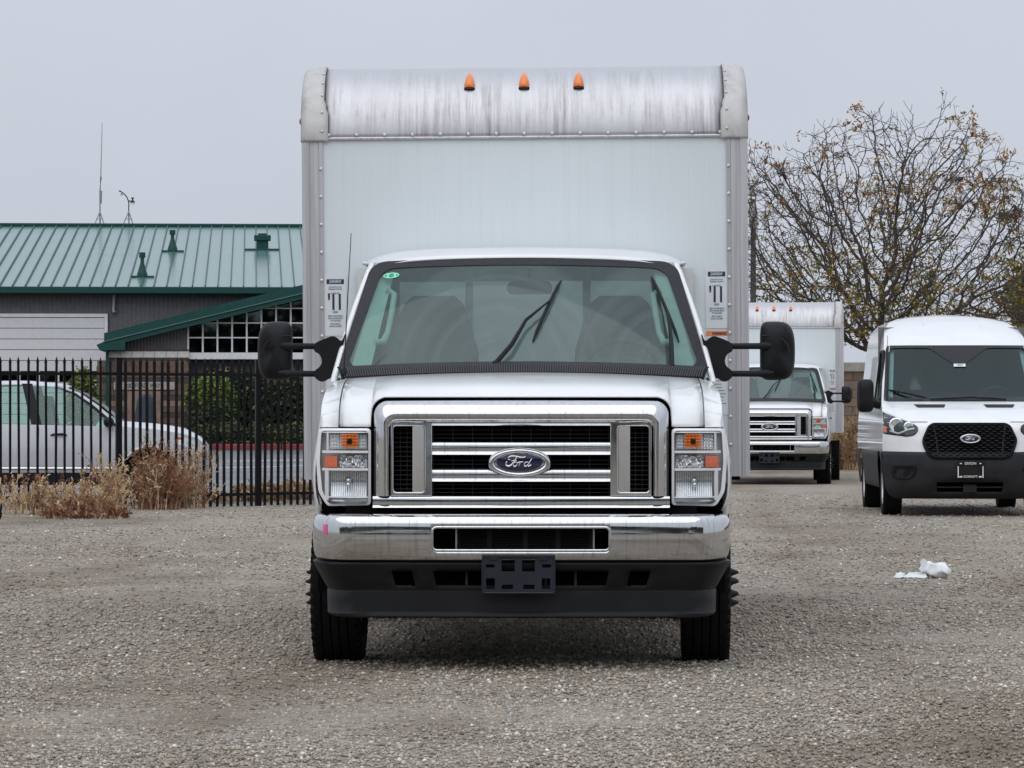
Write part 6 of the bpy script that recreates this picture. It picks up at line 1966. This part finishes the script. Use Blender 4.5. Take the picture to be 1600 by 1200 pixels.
def bare_tree():
    TY = 84.0; S_ = TY / 6000
    bx0 = (1375 - 800) * S_
    root = empty('bare_tree', (bx0, TY, 0))
    prof = [(1158, 300), (1168, 235), (1200, 225), (1245, 215), (1290, 190), (1335, 165), (1400, 160), (1440, 185), (1480, 150), (1530, 200), (1590, 235), (1625, 300), (1650, 380)]
    att = []
    rs = random.Random(5)
    while len(att) < 7200:
        px = rs.uniform(1150, 1650); yy = rs.uniform(-2.9, 2.9)
        top = interp(px, prof)
        e = abs(px - 1385) / 260
        top = top + (abs(yy) / 2.9) ** 2 * 130 + 25 * noise.noise((px * .02, yy, 0))
        low = 545 - 40 * e
        py = rs.uniform(top, low)
        if yy ** 2 / 8.4 + e ** 2 > 1.12: continue
        g = noise.noise((px * .013, py * .013, yy * .5))
        if g < -.28 and py < 420: continue
        if py < top + 25 and rs.random() < .35: continue
        att.append(((px - 800) * S_ - bx0, yy, CAM_Z + (645 - py) * S_))
    nodes, par = colonise((0, 0, -.1), (-.05, 0, 1.75), att, step=.125, infl=1.7, kill=.185, iters=220)
    # fine twigs
    n0 = len(nodes)
    deg = [0] * n0
    for i in range(1, n0): deg[par[i]] += 1
    ex = []; exp_ = []
    for i in range(1, n0):
        if nodes[i][2] < 2.2: continue
        k_ = 2 if deg[i] == 0 else (1 if rs.random() < .18 else 0)
        d0 = Vector(nodes[i]) - Vector(nodes[par[i]])
        if d0.length < 1e-6: continue
        d0.normalize()
        for _ in range(k_):
            d = (d0 + Vector((rs.gauss(0, .55), rs.gauss(0, .55), rs.gauss(.15, .4)))).normalized()
            L_ = rs.uniform(.08, .20)
            p1 = Vector(nodes[i]) + d * L_; p2 = p1 + (d + Vector((rs.gauss(0, .3), rs.gauss(0, .3), rs.gauss(.1, .3)))).normalized() * L_ * .9
            j = n0 + len(ex)
            ex.append(p1); exp_.append(i); ex.append(p2); exp_.append(j)
    nodes = np.vstack([nodes, np.array([tuple(p) for p in ex])]); par = par + exp_
    r, kids = branch_mesh(nodes, par, tip=.0044, power=2.4)
    r = np.minimum(r * np.where(r > .02, .85, 1.0), .22)
    big = [i for i in range(1, len(nodes)) if r[i] > .045]
    small = [i for i in range(1, len(nodes)) if r[i] <= .045]
    build_branches('trunk', 'bark', root, nodes, par, r, big, 8)
    cr = build_branches('crown', 'twig', root, nodes, par, r, small, 4)
    # remaining autumn leaves, in sparse sprays
    tips = [i for i in range(n0, len(nodes)) if not kids[i]]
    pts = []; mi = []
    for i in tips:
        p = nodes[i]
        px = (p[0] + bx0) / S_ + 800; py = 645 - (p[2] - CAM_Z) / S_
        g = noise.noise((px * .011 + 3, py * .011, p[1] * .6))
        dens = .05 + 2.2 * max(0, g - .10)
        if py > 420: dens += .10 + 1.3 * max(0, g + .02)
        if rs.random() > dens: continue
        low = min(1, max(0, (py - 220) / 180))
        for _ in range(rs.randint(5, 13)):
            d = Vector((rs.gauss(0, .055), rs.gauss(0, .055), rs.gauss(-.04, .045)))
            pts.append((p[0] + d.x, p[1] + d.y, p[2] + d.z))
            u = rs.random()
            if u < low * .75: mi.append(0 if rs.random() < .4 else (1 if rs.random() < .65 else 3))
            else: mi.append(2 if rs.random() < .75 else 3)
    leaf_mass('leaves', root, np.array(pts), .042, ['leaf_green', 'leaf_olive', 'leaf_orange', 'leaf_yellow'], np.array(mi), droop=.5, stretch=2.2)
    tag(root, 'large nearly bare autumn tree with sparse orange and olive leaves', 'tree')
bare_tree()

def leafy_tree(name, x, y, zc, rx, rz, label, mats, weights, n=5000):
    root = empty(name, (x, y, 0))
    m_ = MB(); m_.tube([(0, 0, -.1), (.05, 0, zc * .4), (0, 0, zc)], [.16, .11, .05], 8)
    for k_ in range(9):
        a = random.uniform(0, 2 * PI)
        m_.tube([(0, 0, zc * random.uniform(.35, .6)), (rx * .4 * math.cos(a), rx * .4 * math.sin(a), zc * .9), (rx * .8 * math.cos(a), rx * .8 * math.sin(a), zc + rz * random.uniform(-.2, .6))], [.06, .035, .01], 5)
    m_.build('trunk', 'bark', root, smooth=50)
    d = RNG.normal(size=(n, 3)); d /= np.linalg.norm(d, axis=1)[:, None]
    rad = RNG.uniform(.1, 1, n) ** .5
    lump = np.array([1 + .35 * noise.noise((q[0] * 2 + x, q[1] * 2, q[2] * 2)) + .2 * noise.noise((q[0] * 5, q[1] * 5 + x, q[2] * 5)) for q in d])
    p = d * (rad * lump)[:, None] * np.array((rx, rx, rz)); p[:, 2] += zc
    keep = np.array([noise.noise((q[0] * 1.6 + x, q[1] * 1.6, q[2] * 1.6)) > -.18 for q in p])
    leaf_mass('crown', root, p[keep], .10, mats, weights)
    tag(root, label, 'tree')
leafy_tree('leafy_tree', (1632 - 800) * 92 / 6000, 92.0, 4.0, 1.05, 1.35, 'yellow green leafy tree at the right edge of the picture', ['leaf_yellow', 'leaf_olive', 'leaf_green'], [.4, .4, .2], 5200)

# lamp post far behind, left of the tree
lx, ly = (1177 - 800) * 112 / 6000, 112.0
lp = empty('lamp_post', (lx, ly, 0))
zt_ = CAM_Z + (645 - 300) * 112 / 6000
mb = MB(); mb.tube([(0, 0, 0), (0, 0, 3), (0, 0, zt_ - .2)], [.12, .10, .07], 10); mb.build('pole', 'pole_dark', lp)
mb = MB(); mb.lathe([(.08, zt_ - 1.1), (.13, zt_ - 1.0), (.13, zt_ - .5), (.07, zt_ - .3)], (0, 0, 0), 'z', 12); mb.build('collar', 'pole_grey', lp)
mb = MB(); mb.sphere((0, 0, zt_), .14, .14, .14); mb.build('globe', 'globe_grey', lp)
tag(lp, 'thin lamp post with round globe behind the bare tree', 'lamp post')

# block wall behind the parked vehicles
wall = empty('block_wall', (5.0, 88.0, 0))
tag(wall, 'tan concrete block wall with pale cap behind the parked vehicles', 'wall')
WL = 10.0; WH = 2.2
MB().box(0, WL, .02, .20, 0, WH).build('wall_core', 'mortar', wall, smooth=0)
bm_ = MB().box(.006, .394, -.02, .02, .006, .194).mesh('block', 'block_tan', 0)
bm2 = MB().box(.006, .394, -.02, .02, .006, .194).mesh('block', 'block_pink', 0)
for r in range(11):
    for k_ in range(25):
        place(random.choice((bm_, bm_, bm2)), 'block', wall, (k_ * .4 - (.2 if r % 2 and k_ else 0), .012 + random.uniform(-.006, .006), r * .2))
MB().box(-.05, WL + .05, -.06, .26, WH, WH + .22).build('wall_cap', 'block_cap', wall, smooth=0, bevel=.02)
for i, (px, lab) in enumerate(((1326, 'tall dry brown weed between second truck and van'), (1340, 'straw weed beside the van rear wheel'), (1230, 'dry weed at the wall foot behind the second truck'), (1265, 'dry brown weed under the second truck box by the wall'), (1190, 'dry weed at the wall foot left of the second truck'))):
    weed('dry_weed', (px - 800) * 84.5 / 6000, 84.5 + .2 * i, (1.25 if i < 2 else .6), (.35 if i < 2 else .6, .3), 420, WM, [.3, .35, .15, .2], lab, 'dry weeds along the block wall', .5, 5, .008)

# ------------------------------------------------------------------ small things on the gravel
def plastic_bag():
    x0, y0 = wpt(1440, 904)
    q = y0 / 6000
    root = empty('plastic_bag', (x0, y0, 0.006), R(8))
    mb = MB()
    def body(u, v):
        a = 2 * PI * u
        prof_ = [(0, .0), (.12, .55), (.35, .95), (.6, 1.0), (.85, .75), (1, .12)]
        rr = interp(v, prof_)
        x = lerp(-.02, .225, v)
        y = .085 * rr * math.cos(a)
        z = .062 + .064 * rr * math.sin(a) * (1.0 if math.sin(a) > 0 else .95) - .03 * (v - .3)
        n_ = noise.noise((x * 14, y * 22 + 2, z * 22)) * .018 + noise.noise((x * 40, y * 40, z * 40 + 5)) * .006
        fold = .016 * math.sin(9 * v + 2.2 * math.cos(a))
        return (x + n_, y + n_, max(.001, z + n_ + fold * rr * max(0, math.sin(a))))
    mb.grid(body, frange(0, 1, 40), frange(0, 1, 26))
    mb.build('filled_end', 'bag_white', root, smooth=55)
    mb = MB()
    def tail(u, v):
        x = lerp(.02, -.225, u)
        w_ = interp(u, [(0, .09), (.25, .07), (.5, .055), (.58, .03), (.75, .055), (.92, .04), (1, .004)])
        y = (v - .5) * 2 * w_ + .02 * math.sin(5 * u)
        ridge = interp(u, [(0, .045), (.3, .035), (.5, .03), (.58, .018), (.72, .045), (.85, .04), (1, .004)])
        z = .003 + ridge * (.35 + .65 * abs(math.sin(7 * v + 4 * u))) * math.sin(PI * min(1, max(0, v))) + .012 * abs(noise.noise((x * 28, y * 34, 1)))
        return (x, y, z)
    mb.grid(tail, frange(0, 1, 44), frange(0, 1, 22))
    mb.build('crumpled_end', 'bag_white', root, smooth=50)
    mb = MB()
    mb.grid(lambda u, v: (lerp(-.02, .06, u), -.06 + .02 * v, lerp(.04, .13, v) + .02 * math.sin(4 * u) - .05 * (u - .1) ** 2), frange(0, 1, 8), frange(0, 1, 8))
    mb.build('opening_flap', 'bag_white', root, smooth=50)
    tag(root, 'crumpled white plastic bag lying on the gravel', 'bag')
plastic_bag()
x, y = wpt(360, 783)
mb = MB(); mb.grid(lambda u, v: (x - .14 + .28 * u, y + .1 * v, .012 + .03 * abs(noise.noise((u * 4, v * 3, 2)))), frange(0, 1, 14), frange(0, 1, 6)); o = mb.build('paper_scrap', 'bag_white', None, smooth=40, solid=.002)
tag(o, 'flat white paper scrap under the fence rail', 'litter')
cw_ = empty('cart_wheel', (-5.865, 43.2, .125))
mb = MB(); mb.lathe([(.07, -.03), (.10, -.04), (.125, -.03), (.13, 0), (.125, .03), (.10, .04), (.07, .03)], (0, 0, 0), 'y', 24); mb.build('tyre', 'rubber', cw_)
mb = MB(); mb.lathe([(0, -.02), (.07, -.02), (.07, .02), (0, .02)], (0, 0, 0), 'y', 16); mb.build('hub', 'dark_metal', cw_)
tag(cw_, 'small black wheel cut off by the left edge of the picture', 'wheel')

# loose stones over the gravel
def stones(name, n, y0, y1, smin, smax, xpad=.6):
    u = RNG.random(n)
    # denser near the viewpoint
    Y = 1 / (1 / y0 + (1 / y1 - 1 / y0) * u)
    X = RNG.uniform(-1, 1, n) * (Y * 850 / 6000 + xpad)
    s = RNG.uniform(0, 1, n) ** 2.6 * (smax - smin) + smin
    dmp = np.array([damp(a, b_) for a, b_ in zip(X, Y)])
    keep = RNG.random(n) > dmp * .55
    dmp = dmp[keep]
    X, Y, s = X[keep], Y[keep], s[keep]; n = len(X)
    s *= (Y / y0) ** .35
    base = np.array([(1, 0, 0), (0, 1, 0), (-1, 0, 0), (0, -1, 0), (0, 0, 1), (0, 0, -1)], float)
    tri = np.array([(0, 1, 4), (1, 2, 4), (2, 3, 4), (3, 0, 4), (1, 0, 5), (2, 1, 5), (3, 2, 5), (0, 3, 5)])
    v = base[None] * RNG.uniform(.55, 1.25, (n, 6, 1)) + RNG.normal(0, .18, (n, 6, 3))
    v[:, :, 2] *= .62
    an = RNG.uniform(0, 2 * PI, n); c_, s_ = np.cos(an), np.sin(an)
    x = v[:, :, 0] * c_[:, None] - v[:, :, 1] * s_[:, None]; y = v[:, :, 0] * s_[:, None] + v[:, :, 1] * c_[:, None]
    V = np.stack([x, y, v[:, :, 2]], 2) * s[:, None, None]
    V[:, :, 0] += X[:, None]; V[:, :, 1] += Y[:, None]; V[:, :, 2] += (.006 + s * .12)[:, None]
    F_ = (tri[None] + (np.arange(n) * 6)[:, None, None]).reshape(-1)
    m = n * 8
    me = bpy.data.meshes.new(name)
    me.vertices.add(n * 6); me.vertices.foreach_set('co', V.astype(np.float32).ravel())
    me.loops.add(m * 3); me.loops.foreach_set('vertex_index', F_.astype(np.int32))
    me.polygons.add(m); me.polygons.foreach_set('loop_start', np.arange(0, m * 3, 3, dtype=np.int32)); me.polygons.foreach_set('loop_total', np.full(m, 3, dtype=np.int32))
    col = np.array([(.36, .325, .275), (.29, .26, .22), (.45, .415, .36), (.18, .155, .13), (.40, .32, .235), (.70, .66, .60)])[RNG.choice(6, n, p=[.30, .24, .17, .16, .10, .03])]
    col = col * RNG.uniform(.92, 1.32, (n, 1)) * (1 - dmp[:, None] * np.array([(.36, .42, .48)]))
    ca = np.concatenate([col, np.ones((n, 1))], 1)
    at_ = me.attributes.new('tone', 'FLOAT_COLOR', 'POINT')
    at_.data.foreach_set('color', np.repeat(ca, 6, axis=0).astype(np.float32).ravel())
    me.materials.append(M['gravel_stone'])
    me.update()
    o = bpy.data.objects.new(name, me); COL.objects.link(o)
    tag(o, 'loose grey gravel stones strewn over the yard', 'gravel', kind='stuff')
stones('gravel_stones', 225000, 12.5, 60, .0035, .0145, 1.6)

# ------------------------------------------------------------------ vehicles behind the viewpoint, seen mirrored in the chrome
for src, loc, rz, lab, g in ((van, (-5.2, -9.0, 0), PI + .1, 'white van parked behind the viewpoint at the left', 'vehicles behind the viewpoint'),
                             (car, (-1.0, -16.0, 0), R(8), 'silver car parked crosswise behind the viewpoint', 'vehicles behind the viewpoint'),
                             (van, (3.6, -15.0, 0), PI - .15, 'white van parked behind the viewpoint near the middle', 'vehicles behind the viewpoint'),
                             (van, (8.6, -13.0, 0), PI - .1, 'white van parked behind the viewpoint at the right', 'vehicles behind the viewpoint'),
                             (car, (-7.0, -22.0, 0), R(-5), 'silver car parked far behind the viewpoint', 'vehicles behind the viewpoint')):
    c_ = copy_tree(src); c_.location = loc; c_.rotation_euler = (0, 0, rz); c_['label'] = lab; c_['group'] = g
def far_wood():
    n = 34000
    X = RNG.uniform(-70, 70, n); top = 10.0 + 4.5 * np.array([noise.noise((x * .12, 0, 0)) for x in X]) + RNG.normal(0, .4, n)
    Z = RNG.random(n) ** .7 * np.maximum(.5, top)
    p = np.stack([X, -48 + RNG.normal(0, 1.2, n), Z], 1)
    o = leaf_mass('far_wood', None, p, .55, ['bush_dark', 'bush_green', 'leaf_olive'], [.6, .3, .1])
    tag(o, 'dark band of trees far behind the viewpoint', 'trees', kind='stuff')
far_wood()
def far_hedge():
    n = 9000
    X = RNG.uniform(12, 150, n); Z = RNG.random(n) ** .8 * (2.3 + np.array([.7 * noise.noise((x * .2, 1, 0)) for x in X]))
    o = leaf_mass('far_hedge', None, np.stack([X, 165 + RNG.normal(0, 1.0, n), Z], 1), .5, ['bush_dark', 'bush_green', 'leaf_olive'], [.5, .3, .2])
    tag(o, 'low far hedge line on the horizon behind the block wall', 'hedge', kind='stuff')
far_hedge()
